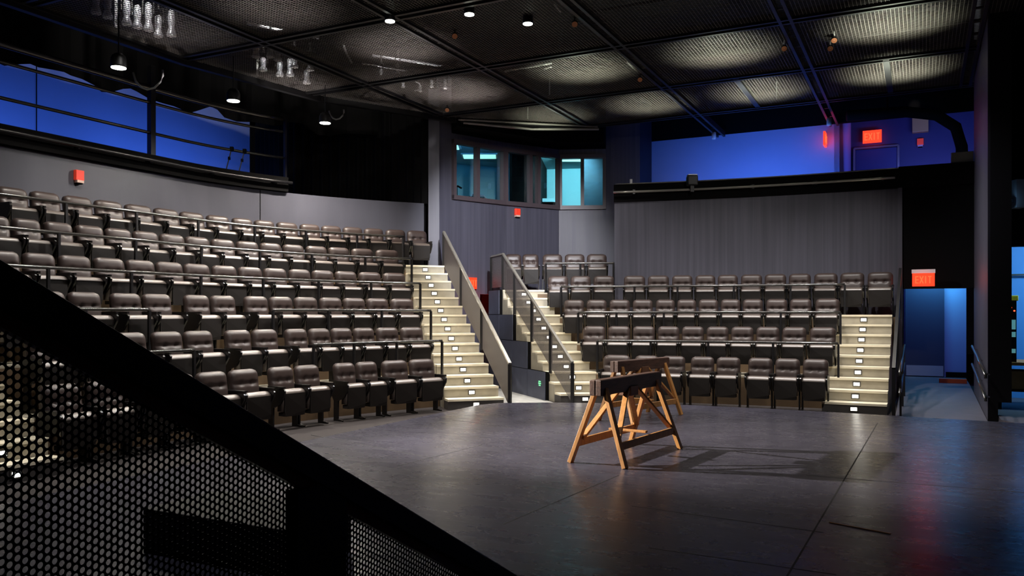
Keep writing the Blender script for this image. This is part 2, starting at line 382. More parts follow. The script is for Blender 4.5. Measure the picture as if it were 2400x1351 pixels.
# right bank: four raised tiers
def rb(k): return lerp(BL[k], BR if k < 4 else -1.47, 18)
for k in range(2, 6):
    m = MB(); z = ZK(k)
    if k < 4:
        fr = [Rxy(k, b_) for b_ in rb(k)]; bk = [Rxy(k+1, b_) for b_ in lerp(BL[k+1], BR, 18)]
    elif k == 4:
        bs = lerp(BL[4], -1.47, 18); fr = [Rxy(4, b_) for b_ in bs]
        bk = [(Rxy(5, b_) if b_ < -5.95 else W(WRa(b_), b_)) for b_ in lerp(BL[5], -1.47, 18)]
    else:
        bs = lerp(-7.35, -6.0, 10); fr = [Rxy(5, b_) for b_ in bs]; bk = [W(18.0+.25*i/9, -7.75+1.75*i/9) for i in range(10)]
    for i in range(len(fr)-1):
        q4 = [(p.x, p.y) for p in (fr[i], fr[i+1], bk[i+1], bk[i])]; m.cur = 0; m.prism(q4, 0, z-.03); m.cur = 1; m.prism(q4, z-.03, z)
    m.cur = 0
    if k == 4: m.prism([tuple(W(16.53, -1.47).xy), tuple(W(16.53, -.42).xy), tuple(W(17.36, -.42).xy), tuple(W(17.36, -1.47).xy)], 0, z)
    struct(m, 'floor_tier', [M_tier, M_tread])
# landing at the head of the left stairs
m = MB(); m.prism([(-2.25-.05, 17.31+.31), (-1.46, 17.90), (-1.75, 18.28), (-2.35, 18.45), (-2.95, 18.1), (-2.42, 17.7)], 0, 15*R_); struct(m, 'floor_landing', M_tier)

# ------------------------------------------------------------------ stairs
def stairs(name, label, l1, r1, dl, dr, n, dark=()):
    """l1, r1: ends of the first riser; dl, dr: advance per step"""
    l1, r1, dl, dr = map(Vector, (l1, r1, dl, dr)); t = thing(name, label, 'stairs', ((l1.x+r1.x)/2, (l1.y+r1.y)/2, 0))
    for i in range(1, n+1):
        l = l1+dl*(i-1); r = r1+dr*(i-1); l2 = l+dl*1.0; r2 = r+dr*1.0; z = i*R_
        if i == n: l2 = l+dl*.25; r2 = r+dr*.25
        s = MB(); s.prism([(p.x, p.y) for p in (l, r, r2, l2)], 0, z-.035)
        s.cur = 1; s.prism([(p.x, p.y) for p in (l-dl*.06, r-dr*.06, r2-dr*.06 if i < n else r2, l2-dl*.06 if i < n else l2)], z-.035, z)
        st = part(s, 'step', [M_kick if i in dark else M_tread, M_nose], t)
        c = (l+r)/2; u = (r-l).normalized(); nrm = Vector((u.y, -u.x)); zc = z-.095
        lt = MB(); lt.box((c.x+nrm.x*.006, c.y+nrm.y*.006, zc), (u.x*.062, u.y*.062, 0), (nrm.x*.008, nrm.y*.008, 0), (0, 0, .040))
        lt.cur = 1; lt.box((c.x+nrm.x*.013, c.y+nrm.y*.013, zc), (u.x*.046, u.y*.046, 0), (nrm.x*.006, nrm.y*.006, 0), (0, 0, .026))
        part(lt, 'step_light', [M_bezel, M_step], st)
    return t
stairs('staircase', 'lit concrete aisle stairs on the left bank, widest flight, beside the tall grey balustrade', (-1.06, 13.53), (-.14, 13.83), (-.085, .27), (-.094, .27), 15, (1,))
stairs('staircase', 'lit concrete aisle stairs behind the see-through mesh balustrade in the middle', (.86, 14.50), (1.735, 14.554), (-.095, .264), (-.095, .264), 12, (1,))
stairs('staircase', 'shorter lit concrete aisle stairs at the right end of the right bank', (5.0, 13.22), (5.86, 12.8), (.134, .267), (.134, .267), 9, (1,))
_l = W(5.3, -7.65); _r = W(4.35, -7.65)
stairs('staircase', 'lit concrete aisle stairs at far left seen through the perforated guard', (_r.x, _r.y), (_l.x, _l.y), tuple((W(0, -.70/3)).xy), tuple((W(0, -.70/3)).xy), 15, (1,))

# ------------------------------------------------------------------ balustrades of perforated sheet
def perf(mb, p0, p1, h0, h1, z0, z1, pitch=.019, web=.0115):
    """square-perforated sheet between plan points, bottom/top heights linear along it, built of crossing strips"""
    p0 = Vector((p0[0], p0[1], 0)); p1 = Vector((p1[0], p1[1], 0)); d = p1-p0; L = d.length; u = d/L; nrm = Vector((u.y, -u.x, 0))
    n = int(L/pitch)
    for i in range(n+1):
        t = i/n; c = p0+d*t; b_ = h0+(h1-h0)*t; tp = z0+(z1-z0)*t
        mb.box(c+Vector((0, 0, (b_+tp)/2)), u*web/2, nrm*.001, Vector((0, 0, (tp-b_)/2)))
    k = int(max(z0-h0, z1-h1)/pitch)
    for j in range(k+1):
        t = j/k; a_ = p0+Vector((0, 0, h0+(z0-h0)*t)); e = p1+Vector((0, 0, h1+(z1-h1)*t))
        mb.box((a_+e)/2, (e-a_)/2, nrm*.0011, Vector((0, 0, web/2)))
def balustrade(label, q0, q1, zr0, zr1, drop, posts, extra=None, web=.0115, foot=0.0, sheet=None):
    q0 = Vector(q0); q1 = Vector(q1); t = thing('balustrade', label, 'balustrade', (q0.x, q0.y, foot))
    m = MB(); perf(m, q0, q1, zr0-drop, zr1-drop, zr0-.02, zr1-.02, web=web); part(m, 'perforated_panel', sheet or M_perf, t)
    m = MB(); path = [Vector((q0.x, q0.y, zr0)), Vector((q1.x, q1.y, zr1))]
    m.bar(path[0], path[1], .05, .035)
    if extra: m.bar(path[1], extra, .05, .035)
    part(m, 'handrail', M_blackm if sheet else M_railtop, t)
    for (s, zb) in posts:
        c = q0+(q1-q0)*s; zt = zr0+(zr1-zr0)*s; m = MB(); m.bar((c.x, c.y, zb), (c.x, c.y, zt-.015), .05, .05); part(m, 'post', M_blackm, t)
    if extra:
        ex = Vector(extra); m = MB(); perf(m, q1, (ex.x, ex.y), zr1-drop, ex.z-drop, zr1-.02, ex.z-.02, web=web); part(m, 'perforated_panel', M_perf, t)
        m = MB(); m.bar((ex.x, ex.y, 2.1), (ex.x, ex.y, ex.z-.015), .05, .05); part(m, 'post', M_blackm, t)
    return t
M_railtop = mat('steel_handrail', rgb(176, 172, 164), .25, metal=.7)
balustrade('tall grey perforated balustrade along the right edge of the left stairs', (-.035, 13.55), (-1.47, 17.66), .77, 3.36, .72, [(0, 0), (.36, .93), (.68, 1.75), (1.0, 2.63)], web=.0155)
m = MB()
balustrade('black framed see-through mesh balustrade on the middle stairs', (1.035, 14.04), (-.19, 17.46), .76, 2.87, .70, [(0, 0), (.27, .5), (.53, 1.05), (.80, 1.55), (1.0, 2.1)], extra=(-.46, 18.35, 2.87), web=.0065)
balustrade('narrow dark balustrade edge-on beside the right stairs and the ramp', (5.80, 12.45), (7.12, 15.02), .76, 2.42, .72, [(0, 0), (.5, .7), (1.0, 1.5)], web=.0155, sheet=M_blackm)

# stepped side wall of the vomitory below the middle stairs
m = MB()
vm = lambda i: Vector((.955-.095*i, 14.29+.264*i))
nv = Vector((-.941, -.339))
for j, (i0, i1) in enumerate(((2.75, 6), (6, 9), (9, 12), (12, 14.5))):
    zt = (.525, 1.05, 1.575, 2.1)[j]
    p, q = vm(i0), vm(i1)
    g = .006
    e = (q-p).normalized()*g
    nz = max(1, round(zt/.525)); 
    for r_ in range(nz):
        m.prism([tuple(p+e), tuple(q-e), tuple(q-e+nv*.1), tuple(p+e+nv*.1)], r_*.525+g, (r_+1)*.525-g)
    m.cur = 1; m.prism([tuple(p), tuple(q), tuple(q+nv*.085), tuple(p+nv*.085)], 0, zt-.002); m.cur = 0
struct(m, 'wall_vomitory_side', [M_panel, M_black])
# pale small notice and green markers in the vomitory
p0 = vm(3.6)+nv*.108; e = (vm(6)-vm(3)).normalized()
m = MB(); 
for r_, wd in enumerate((.10, .12, .08)): m.box((p0.x, p0.y, .335-r_*.035), (e.x*wd/2, e.y*wd/2, 0), (nv.x*.003, nv.y*.003, 0), (0, 0, .011))
tag(m.build('wall_notice', M_green), 'small pale glowing notice low on the blue-grey vomitory side wall', 'sign')

# ------------------------------------------------------------------ theatre seats
def seat_meshes():
    back = MB(); nu, nv_ = 22, 22; hw, H0, H1, rc = .236, .38, .850, .085
    def front(u, v):
        z = H0+(H1-H0)*v; hwz = hw
        if z > H1-rc: dz = z-(H1-rc); hwz = hw-rc+math.sqrt(max(0, rc*rc-dz*dz))
        if z < H0+.03: hwz = hw-.02*(1-(z-H0)/.03)
        x = u*hwz; e = (1-abs(u)**6)*min(1, (1-v)*9)**.5*min(1, v*12)**.5
        bulge = .055*e - .022*math.exp(-((v-.62)/.05)**2)*e
        for bx in (-.09, .09): bulge -= .026*math.exp(-(((x-bx)/.03)**2+((v-.62)/.06)**2))
        y = -.02-bulge+ (z-H0)*.16
        return (x, y, z)
    def rear(u, v):
        x, y, z = front(u, v); return (x, .035+(z-H0)*.16, z)
    for fn, flip in ((front, False), (rear, True)):
        n = len(back.v)
        for j in range(nv_+1):
            for i in range(nu+1): back.v.append(fn(-1+2*i/nu, j/nv_))
        for j in range(nv_):
            for i in range(nu):
                q = (n+j*(nu+1)+i, n+j*(nu+1)+i+1, n+(j+1)*(nu+1)+i+1, n+(j+1)*(nu+1)+i)
                back.f.append(q[::-1] if flip else q); back.m.append(0)
    N = (nu+1)*(nv_+1); ring = [i for i in range(nu+1)]+[(j+1)*(nu+1)+nu for j in range(nv_)]+[nv_*(nu+1)+i for i in range(nu-1, -1, -1)]+[j*(nu+1) for j in range(nv_-1, 0, -1)]
    for i in range(len(ring)):
        a_, b_ = ring[i], ring[(i+1) % len(ring)]; back.f.append((b_, a_, a_+N, b_+N)); back.m.append(0)
    shell = MB(); n = 10
    for (x0, x1, z0, z1) in ((-.20, .20, .36, .80),):
        q = lambda x, z, o: (x, .042+(z-.40)*.16+o, z)
        pts = [(x0, z0), (x1, z0), (x1, z1-.05), (x1-.05, z1), (x0+.05, z1), (x0, z1-.05)]
        b0 = len(shell.v); shell.v += [q(x, z, 0) for x, z in pts]+[q(x, z, .022) for x, z in pts]; k = len(pts)
        shell.f.append(tuple(range(b0, b0+k))); shell.f.append(tuple(range(b0+2*k-1, b0+k-1, -1))); shell.m += [0, 0]
        for i in range(k): j = (i+1) % k; shell.f.append((b0+j, b0+i, b0+k+i, b0+k+j)); shell.m.append(0)
    # tipped-up cushion: a rounded pad whose upper edge catches the light
    cush = MB(); prof = [(-.105, .25), (-.112, .38), (-.116, .50), (-.126, .542), (-.150, .560), (-.184, .556), (-.213, .543), (-.236, .520), (-.244, .498), (-.215, .25)]
    nu = 16
    def sec(u):
        s = 1-.10*abs(u)**8; x = u*.217
        return [(x, y, .40+(z-.40)*(1-.035*abs(u)**6)) for y, z in prof]
    for i in range(nu+1): cush.v += sec(-1+2*i/nu)
    k = len(prof)
    for i in range(nu):
        for j in range(k):
            j2 = (j+1) % k; cush.f.append((i*k+j, i*k+j2, (i+1)*k+j2, (i+1)*k+j)); cush.m.append(0)
    cush.f.append(tuple(range(k))[::-1]); cush.f.append(tuple(nu*k+j for j in range(k))); cush.m += [0, 0]
    pan = MB(); pts = [(-.208, .503), (.208, .503), (.205, .25), (.17, .19), (-.17, .19), (-.205, .25)]
    b0 = 0; pan.v += [(x, -.236, z) if z > .24 else (x, -.225, z) for x, z in pts]+[(x, -.256 if z > .24 else -.243, z) for x, z in pts]
    pan.f.append(tuple(range(0, 6))[::-1]); pan.f.append(tuple(range(6, 12))); pan.m += [0, 0]
    for i in range(6): j = (i+1) % 6; pan.f.append((i, j, 6+j, 6+i)); pan.m.append(0)
    pan.f = [f[::-1] for f in pan.f]
    pan.v += []; pan.cur = 0; pan.abox((0, -.18, .218), .40, .13, .05)
    arms = []
    for sx in (-1, 1):
        arm = MB(); x = sx*.238; prof = [(.05, 0), (-.16, 0), (-.16, .02), (-.05, .035), (-.055, .30), (-.20, .36), (-.285, .48), (-.295, .545), (-.27, .57), (.06, .585), (.10, .38), (.05, .30)]
        k = len(prof); arm.v += [(x-.014, y, z) for y, z in prof]+[(x+.014, y, z) for y, z in prof]
        arm.f.append(tuple(range(k))); arm.f.append(tuple(range(2*k-1, k-1, -1))); arm.m += [0, 0]
        for i in range(k): j = (i+1) % k; arm.f.append((j, i, k+i, k+j)); arm.m.append(0)
        arm.abox((x, -.11, .588), .036, .34, .026)
        arm.cur = 1; arm.lathe((x-sx*.014, -.13, .40), [(.001, 0), (.02, .0), (.02, .012), (.012, .018)], 10, (-sx, 0, 0))
        arms.append(arm)
    return back, shell, cush, pan, arms
_b, _s, _c, _p, _ar = seat_meshes()
seat0 = thing('theater_seat', '', 'seat')
s_back = lpart(_b, 'backrest', M_vinyl, seat0, True); s_shell = lpart(_s, 'back_shell', M_shell, s_back)
s_c = lpart(_c, 'seat_cushion', M_cush, seat0, True, 0); s_p = lpart(_p, 'seat_pan', M_under, s_c)
for arm in _ar: lpart(arm, 'armrest', [M_arm, M_chrome], seat0)
used = []
def dup_tree(o, parent=None):
    c = o.copy(); C.objects.link(c)
    if parent is not None: c.parent = parent
    for ch in list(o.children): dup_tree(ch, c)
    return c
def place_seat(p, fwd, z, sx, label, group):
    if not used: r = seat0; used.append(1)
    else:
        r = seat0.copy(); C.objects.link(r)
        for ch in seat_parts:
            c = ch.copy(); C.objects.link(c); c.parent = r
            for g in ch.children: d = g.copy(); C.objects.link(d); d.parent = c
    r.location = (p.x, p.y, z); r.rotation_euler = (0, 0, math.atan2(fwd.x, -fwd.y)); r.scale = (sx, 1, 1)
    r['label'] = label; r['group'] = group
    return r
seat_parts = list(seat0.children)
LEFT = {1: [150, 250, 340, 425, 503, 577, 664, 725, 812, 864, 930, 993], 2: [112, 212, 307, 398, 471, 563, 626, 699, 753, 805, 857, 912, 969],
        3: [20, 118, 204, 301, 374, 467, 528, 605, 663, 721, 779, 834, 888, 946],
        4: [11, 97, 181, 262, 335, 403, 467, 531, 591, 649, 706, 760, 814, 870, 927],
        5: [-8, 67, 142, 216, 283, 347, 409, 468, 527, 584, 638, 691, 745, 797, 852, 910],
        6: [33, 111, 187, 260, 330, 395, 455, 515, 572, 623, 676, 729, 779, 829, 878, 929, 979]}
RIGHT = {1: [1444, 1514, 1576, 1645, 1706, 1781, 1845, 1911], 2: [1392, 1450, 1508, 1566, 1623, 1681, 1739, 1799, 1861, 1928],
         3: [1345, 1398, 1452, 1506, 1559, 1609, 1660, 1712, 1764, 1820, 1876, 1939],
         4: [1308, 1361, 1415, 1487, 1543, 1599, 1653, 1705.5, 1761, 1817, 1874, 1935, 1997, 2063], 5: [1203, 1243.5, 1295, 1347, 1399]}
ROWN = {1: 'front row', 2: 'second row', 3: 'third row', 4: 'fourth row', 5: 'fifth row', 6: 'back row'}
def row(fn, lo, hi, pxs, k, side):
    ts = [solve_px(fn, lo, hi, px) for px in pxs]; ps = [fn(t) for t in ts]
    gap = [(ps[i+1]-ps[i]).length for i in range(len(ps)-1)]
    n = len(ps)
    for i, (t, p) in enumerate(zip(ts, ps)):
        g = min([gap[j] for j in (i-1, i) if 0 <= j < len(gap)]); sx = max(.74, min(1.12, g/.53))
        e = .02; d = (fn(t+e)-fn(t-e)).normalized(); nrm = Vector((d.y, -d.x))
        if nrm.dot(Vector((p.x, p.y))-Vector((0.5, 8.0))) > 0: nrm = -nrm
        if side == 'left':
            idx = n-1-i
            lab = f'brown tufted folding seat, left bank {ROWN[k]}, ' + ('nearest the lit stairs' if idx == 0 else f'{ORD[idx]} from the lit stairs')
        else:
            rn = ROWN[k] if k < 5 else 'short top row'
            lab = f'brown tufted folding seat, right bank {rn}, ' + (f'{ORD[i]} from its left end' if i < n-1 else 'last at its right end')
        place_seat(p, nrm, ZK(k), sx, lab, f'folding seats of the {side} bank {ROWN[k] if side=="left" or k<5 else "short top row"}')
SEAT_OFF = .40
for k, pxs in LEFT.items():
    row(lambda a_, k=k: Lxy(k, a_, SEAT_OFF), 3.0, La_end(k)+1.2, pxs, k, 'left')
for k, pxs in RIGHT.items():
    hi = -1.2 if k < 4 else -.1
    row(lambda b_, k=k: Rxy(k, b_, SEAT_OFF), BL[k]-1.2, hi, pxs, k, 'right')

# ------------------------------------------------------------------ guardrails in front of the rows
def guardrail(fn, lo, hi, k, px0, px1, posts, label, group, zh=.60):
    z = ZK(k); zh = zh+.015*(k-1); t0 = solve_px(fn, lo, hi, px0); t1 = solve_px(fn, lo, hi, px1)
    p0 = fn(t0); t = thing('guardrail', label, 'railing', (p0.x, p0.y, z), 0, group)
    m = MB(); m.tube([Vector((*fn(s).xy, z+zh)) for s in lerp(t0, t1, 30)], .022, 8); part(m, 'top_rail', M_rail, t, True)
    for px in posts:
        s = min(max(solve_px(fn, lo, hi, px), min(t0, t1)), max(t0, t1)); q = fn(s); m = MB(); m.bar((q.x, q.y, z-.0), (q.x, q.y, z+zh-.01), .035, .035); part(m, 'post', M_blackm, t)
    return t
def gl(k): return lambda a_: Lxy(k, a_, .05)
def gr(k): return lambda b_: Rxy(k, b_, .05)
GLG = 'guardrails before the left bank rows'; GRG = 'guardrails before the right bank rows'
for k, x0, x1, posts, lab in ((6, -60, 947, (155, 320, 465, 597, 717, 837, 945), 'long black guardrail before the back row of the left bank'),
        (5, -60, 965, (138, 318, 472, 609, 731, 856, 965), 'long black guardrail before the fifth row of the left bank'),
        (4, -60, 985, (20, 113, 308, 471, 617, 747, 870, 985), 'long black guardrail before the fourth row of the left bank'),
        (3, 60, 350, (200, 350), 'left short black guardrail before the third row of the left bank'),
        (3, 640, 1010, (640, 770, 895, 1010), 'right black guardrail before the third row of the left bank, ending at the stairs'),
        (2, 150, 455, (300, 455), 'left short black guardrail before the second row of the left bank'),
        (2, 735, 1036, (735, 830, 930, 1036), 'right black guardrail before the second row of the left bank, ending at the stairs')):
    guardrail(gl(k), 3.0, La_end(k)+.15, k, x0, x1, posts, lab, GLG)
for k, x0, x1, posts, lab in ((5, 1279, 1440, (1279, 1360, 1438), 'short black guardrail before the top row of the right bank'),
        (4, 1315, 1980, (1315, 1390, 1487, 1588, 1720, 1853, 1980), 'black guardrail before the fourth row of the right bank'),
        (3, 1355, 1970, (1355, 1445, 1556, 1690, 1830, 1970), 'black guardrail before the third row of the right bank'),
        (2, 1400, 1965, (1400, 1525, 1660, 1812, 1965), 'black guardrail before the second row of the right bank')):
    guardrail(gr(k), BL[k]-.3, -1.2, k, x0, x1, posts, lab, GRG, .57)

# ------------------------------------------------------------------ house walls and galleries
cl = [W(a_, WLb(a_)) for a_ in lerp(3.6, 15.5, 26)]
m = MB(); m.ribbon([(p.x, p.y) for p in cl], .15, 0, 4.06); struct(m, 'wall_left', M_wall_l)
m = MB(); sx_ = solve_px(lambda a_: W(a_, WLb(a_)), 8, 15.5, 609); p = W(sx_, WLb(sx_)+.004); d = (W(sx_+.1, WLb(sx_+.1))-W(sx_-.1, WLb(sx_-.1))).normalized()
m.bar((p.x, p.y, 2.63), (p.x, p.y, 4.05), .02, .012); struct(m, 'trim_1', M_black)
ge = solve_px(lambda a_: W(a_, WLb(a_)+.1), 8, 15, 676)
cg = [W(a_, WLb(a_)+.10) for a_ in lerp(3.6, ge, 20)]
m = MB(); m.ribbon([(p.x, p.y) for p in cg], .30, 4.07, 4.36); struct(m, 'trim_2', M_black)
# lighting pipe along the fascia
def gpath(o, lo, hi, z, n=24): return [Vector((*W(a_, WLb(a_)+o).xy, z)) for a_ in lerp(lo, hi, n)]
t = thing('gallery_pipe', 'dark pipe clamped along the front edge of the left gallery', 'pipe', gpath(.2, 3.6, 3.7, 4.2)[0])
m = MB(); m.tube(gpath(.2, 3.6, ge, 4.24), .03, 8); part(m, 'pipe', M_blackm, t, True)
for a_ in lerp(4.5, ge-.3, 7):
    m = MB(); q = W(a_, WLb(a_)+.14); m.abox((q.x, q.y, 4.24), .05, .12, .09); part(m, 'clamp', M_blackm, t)
t = thing('gallery_railing', 'black pipe railing in front of the long blue wall of the left gallery', 'railing', gpath(.0, 3.6, 3.7, 4.36)[0])
for z in (4.77, 5.30, 5.56):
    m = MB(); m.tube(gpath(-.05, 3.6, ge, z), .028 if z < 5.5 else .05, 8); part(m, 'rail', M_rail, t, True)
for px, wd in ((-140, .1), (355, .10), (676, .05)):
    s = solve_px(lambda a_: W(a_, WLb(a_)-.05), 3.6, ge+.05, px); q = W(s, WLb(s)-.05); m = MB(); m.bar((q.x, q.y, 4.36), (q.x, q.y, 5.95 if wd > .06 else 5.56), wd, wd); part(m, 'post', M_blackm, t)
for px in (545, 575):                          # two hanging strap clamps on the railing
    s = solve_px(lambda a_: W(a_, WLb(a_)), 8, ge, px); q = W(s, WLb(s)-.02)
    tt = thing('strap', 'dark strap hanging slanted from the left gallery rail, ' + ('left of a pair' if px == 545 else 'right of a pair'), 'strap', (q.x, q.y, 4.75), 0, 'straps hanging from the left gallery rail')
    m = MB(); m.bar((q.x, q.y, 4.80), (q.x-.10, q.y-.03, 4.37), .02, .02); part(m, 'webbing', M_blackm, tt)
    m = MB(); m.abox((q.x, q.y, 4.78), .06, .06, .09); part(m, 'clamp', M_blackm, tt); m = MB(); m.abox((q.x-.045, q.y-.013, 4.60), .04, .04, .06); part(m, 'buckle', M_blackm, tt)
m = MB(); fl = [W(a_, WLb(a_)-.16) for a_ in lerp(3.6, 15.5, 14)]; bk = [W(a_, -14.6) for a_ in lerp(3.6, 15.5, 14)]
for i in range(13): m.prism([(p.x, p.y) for p in (fl[i], fl[i+1], bk[i+1], bk[i])], 3.95, 4.08)
struct(m, 'floor_gallery', M_black)
m = MB(); m.ribbon([tuple(W(2, -14.6).xy), tuple(W(14.95, -14.6).xy)], .15, 4.08, 6.9); struct(m, 'wall_gallery_left', M_blue)
sx_ = solve_px(lambda a_: W(a_, -14.6), 3, 14.9, 85); p = W(sx_, -14.595); m = MB(); m.bar((p.x, p.y, 4.1), (p.x, p.y, 6.8), .02, .012); struct(m, 'trim_3', M_black)
# black drape bay between the blue wall and the column
def drape(name, pts, z0, z1, folds, amp, m_):
    mb = MB(); n = folds*6; P = []
    segs = [Vector(p) for p in pts]; tot = sum((segs[i+1]-segs[i]).length for i in range(len(segs)-1))
    for i in range(n+1):
        s = tot*i/n; j = 0
        while j < len(segs)-2 and s > (segs[j+1]-segs[j]).length: s -= (segs[j+1]-segs[j]).length; j += 1
        d = (segs[j+1]-segs[j]).normalized(); q = segs[j]+d*s; nr = Vector((d.y, -d.x)); P.append(q+nr*amp*math.sin(2*PI*folds*i/n))
    mb.ribbon([(p.x, p.y) for p in P], .02, z0, z1); return mb.build(name, m_, smooth=False)
p0 = W(14.4, -12.75); tag(drape('black_drape', [tuple(p0.xy)[0:2], (-2.75, 18.75), (-1.86, 18.3)], 4.06, 6.6, 16, .05, M_drape), 'black drape filling the bay between the blue wall and grey column', 'drape')
tag(drape('black_drape', [tuple(W(14.95, -14.4).xy), tuple(p0.xy)], 4.08, 6.6, 8, .04, M_drape), 'black return drape at the right end of the long blue wall', 'drape')
# swagged border cloth hanging along the grid edge over the left gallery
mb = MB(); n = 60; top = []; bot = []
for i in range(n+1):
    a_ = 4.0+ (15.2-4.0)*i/n; b_ = WLb(a_)-.75-.06*math.sin(i*1.9); q = W(a_, b_); top.append(Vector((q.x, q.y, 6.4)))
    sag = .12+.16*abs(math.sin(i*.37))+.05*math.sin(i*1.3); bot.append(Vector((q.x, q.y, 5.80-sag)))
for i in range(n): mb.poly([top[i], top[i+1], bot[i+1], bot[i]]); mb.poly([v+Vector((0.01, -.012, 0)) for v in (top[i], bot[i], bot[i+1], top[i+1])])
tag(mb.build('border_cloth', M_drape), 'ragged black border cloth hanging above the left gallery', 'drape')

# grey column and control-booth wall
m = MB(); m.prism([(-1.86, 18.22), (-1.62, 18.25), (-1.64, 18.48), (-1.88, 18.45)], 0, 6.6); struct(m, 'wall_column', M_wall)
BW = [(-1.66, 18.42), (-1.38, 18.7), (-.2, 19.7), (1.18, 20.6), (2.35, 20.5), (3.17, 20.3)]
ZS, ZT = 4.22, 5.56
def pt(i, t): a_, b_ = Vector(BW[i]), Vector(BW[i+1]); return a_+(b_-a_)*t
m = MB()
def seg(p, q, z0, z1, mi=0): m.cur = mi; m.ribbon([tuple(p), tuple(q)], .18, z0, z1)
seg(BW[0], BW[1], 0, 7.0); seg(BW[1], pt(1, .534), 0, ZS); seg(pt(1, .534), BW[2], 2.05, ZS); seg(BW[2], pt(2, .26), 2.05, ZS); seg(pt(2, .26), BW[3], 0, ZS); seg(BW[3], BW[4], 0, ZS); seg(BW[4], BW[5], 0, 7.0)
for i in (1, 2, 3): seg(BW[i], BW[i+1], ZT, 5.72); seg(BW[i], BW[i+1], 5.72, 7.4, 1)
struct(m, 'wall_booth', [M_wall, M_black])
# sloping dark soffit over the booth windows
m = MB(); m.prism([tuple(Vector(BW[1])+Vector((.15, -.35))), tuple(Vector(BW[2])+Vector((.2, -.5))), tuple(Vector(BW[3])+Vector((0, -.5))), tuple(Vector(BW[4])+Vector((-.1, -.4))), BW[4], BW[3], BW[2], BW[1]], 5.80, 6.3); struct(m, 'ceiling_soffit', M_black)
# windows
def window(i, splits, n):
    a_, b_ = Vector(BW[i]), Vector(BW[i+1]); d = (b_-a_); L = d.length; u = d/L; nr = Vector((u.y, -u.x))
    fr = MB()
    def up(s, wd, o=.0): c = a_+u*s+nr*.02; fr.box((c.x, c.y, (ZS+ZT)/2), (u.x*wd/2, u.y*wd/2, 0), (nr.x*.07, nr.y*.07, 0), (0, 0, (ZT-ZS)/2))
    for z in (ZS+.03, ZT-.03): c = a_+d/2+nr*.02; fr.box((c.x, c.y, z), (d.x/2, d.y/2, 0), (nr.x*.08, nr.y*.08, 0), (0, 0, .05))
    up(.04, .08); up(L-.04, .08)
    w_ = struct(fr, f'window_{n}', M_mull)
    for s in splits:
        mu = MB(); c = a_+d*s+nr*.02; mu.box((c.x, c.y, (ZS+ZT)/2), (u.x*.045, u.y*.045, 0), (nr.x*.07, nr.y*.07, 0), (0, 0, (ZT-ZS)/2-.08)); struct(mu, 'mullion', M_mull, parent=w_)
    ed = [0]+list(splits)+[1]
    for s0, s1 in zip(ed, ed[1:]):
        g = MB(); p, q = a_+d*s0-nr*.03, a_+d*s1-nr*.03; g.box(((p.x+q.x)/2, (p.y+q.y)/2, (ZS+ZT)/2), ((q.x-p.x)/2, (q.y-p.y)/2, 0), (nr.x*.003, nr.y*.003, 0), (0, 0, (ZT-ZS)/2)); struct(g, 'pane', M_glass, parent=w_)
window(1, (.46,), 1); window(2, (.45, .60), 2); window(3, (.50,), 3)
# booth interior
BB = [(-3.3, 21.2), (-1.2, 22.9), (.9, 23.6), (3.6, 23.2)]
m = MB(); m.ribbon(BB, .15, 3.3, 6.2); m.prism([(-1.68, 18.62), (-3.3, 21.2), (-3.4, 21.1), (-1.78, 18.6)], 3.3, 6.2); m.prism([(2.95, 20.5), (3.45, 23.2), (3.55, 23.2), (3.05, 20.5)], 3.3, 6.2); struct(m, 'wall_booth_inside', M_cyan)
m = MB(); m.prism([(-1.5, 18.85), (-.25, 19.95), (1.15, 20.85), (2.4, 20.75), (3.2, 20.6), BB[3], BB[2], BB[1], BB[0]], 5.75, 5.85); struct(m, 'ceiling_booth', M_cyan)
m = MB(); m.prism([(-1.5, 18.85), (-.25, 19.95), (1.15, 20.85), (2.4, 20.75), (3.2, 20.6), BB[3], BB[2], BB[1], BB[0]], 3.2, 3.3); struct(m, 'floor_booth', M_black)
m = MB(); m.prism([(.0, 20.9), (.72, 21.35), (.66, 21.5), (-.06, 21.05)], 3.3, 5.74); m.prism([(.66, 21.5), (.72, 21.35), (1.0, 23.5), (.86, 23.5)], 3.3, 5.74); struct(m, 'wall_booth_partition', M_black)
for (x, y, s) in ((-1.75, 20.3, 1), (-.85, 21.5, 1), (1.7, 21.9, 1)):
    t = thing('ceiling_light', 'pale cyan square ceiling light inside the control booth ' + ('by the left window' if x < -1.5 else 'behind the second pane' if x < 0 else 'by the right window'), 'light', (x, y, 5.75), 0, 'booth ceiling lights')
    f = MB(); f.abox((x, y, 5.735), .95, .6, .03); part(f, 'frame', M_white, t); f = MB(); f.abox((x, y, 5.715), .85, .5, .02); part(f, 'diffuser', M_troffer, t)
m = MB(); m.prism([(1.83, 21.75), (2.85, 21.6), (2.86, 21.7), (1.84, 21.85)], 3.3, 5.74); struct(m, 'wall_booth_board', mat('dark_teal_board', rgb(16, 38, 54), .7, var=.2, vscale=9))
spot('booth_light', (1.6, 20.98, 5.66), (1.0, 23.6, 4.5), 420, 140, .6, (.36, .86, 1.0), .03)
spot('booth_light', (-.85, 19.6, 5.66), (-1.6, 22.6, 4.3), 70, 140, .6, (.06, .40, .90), .03)
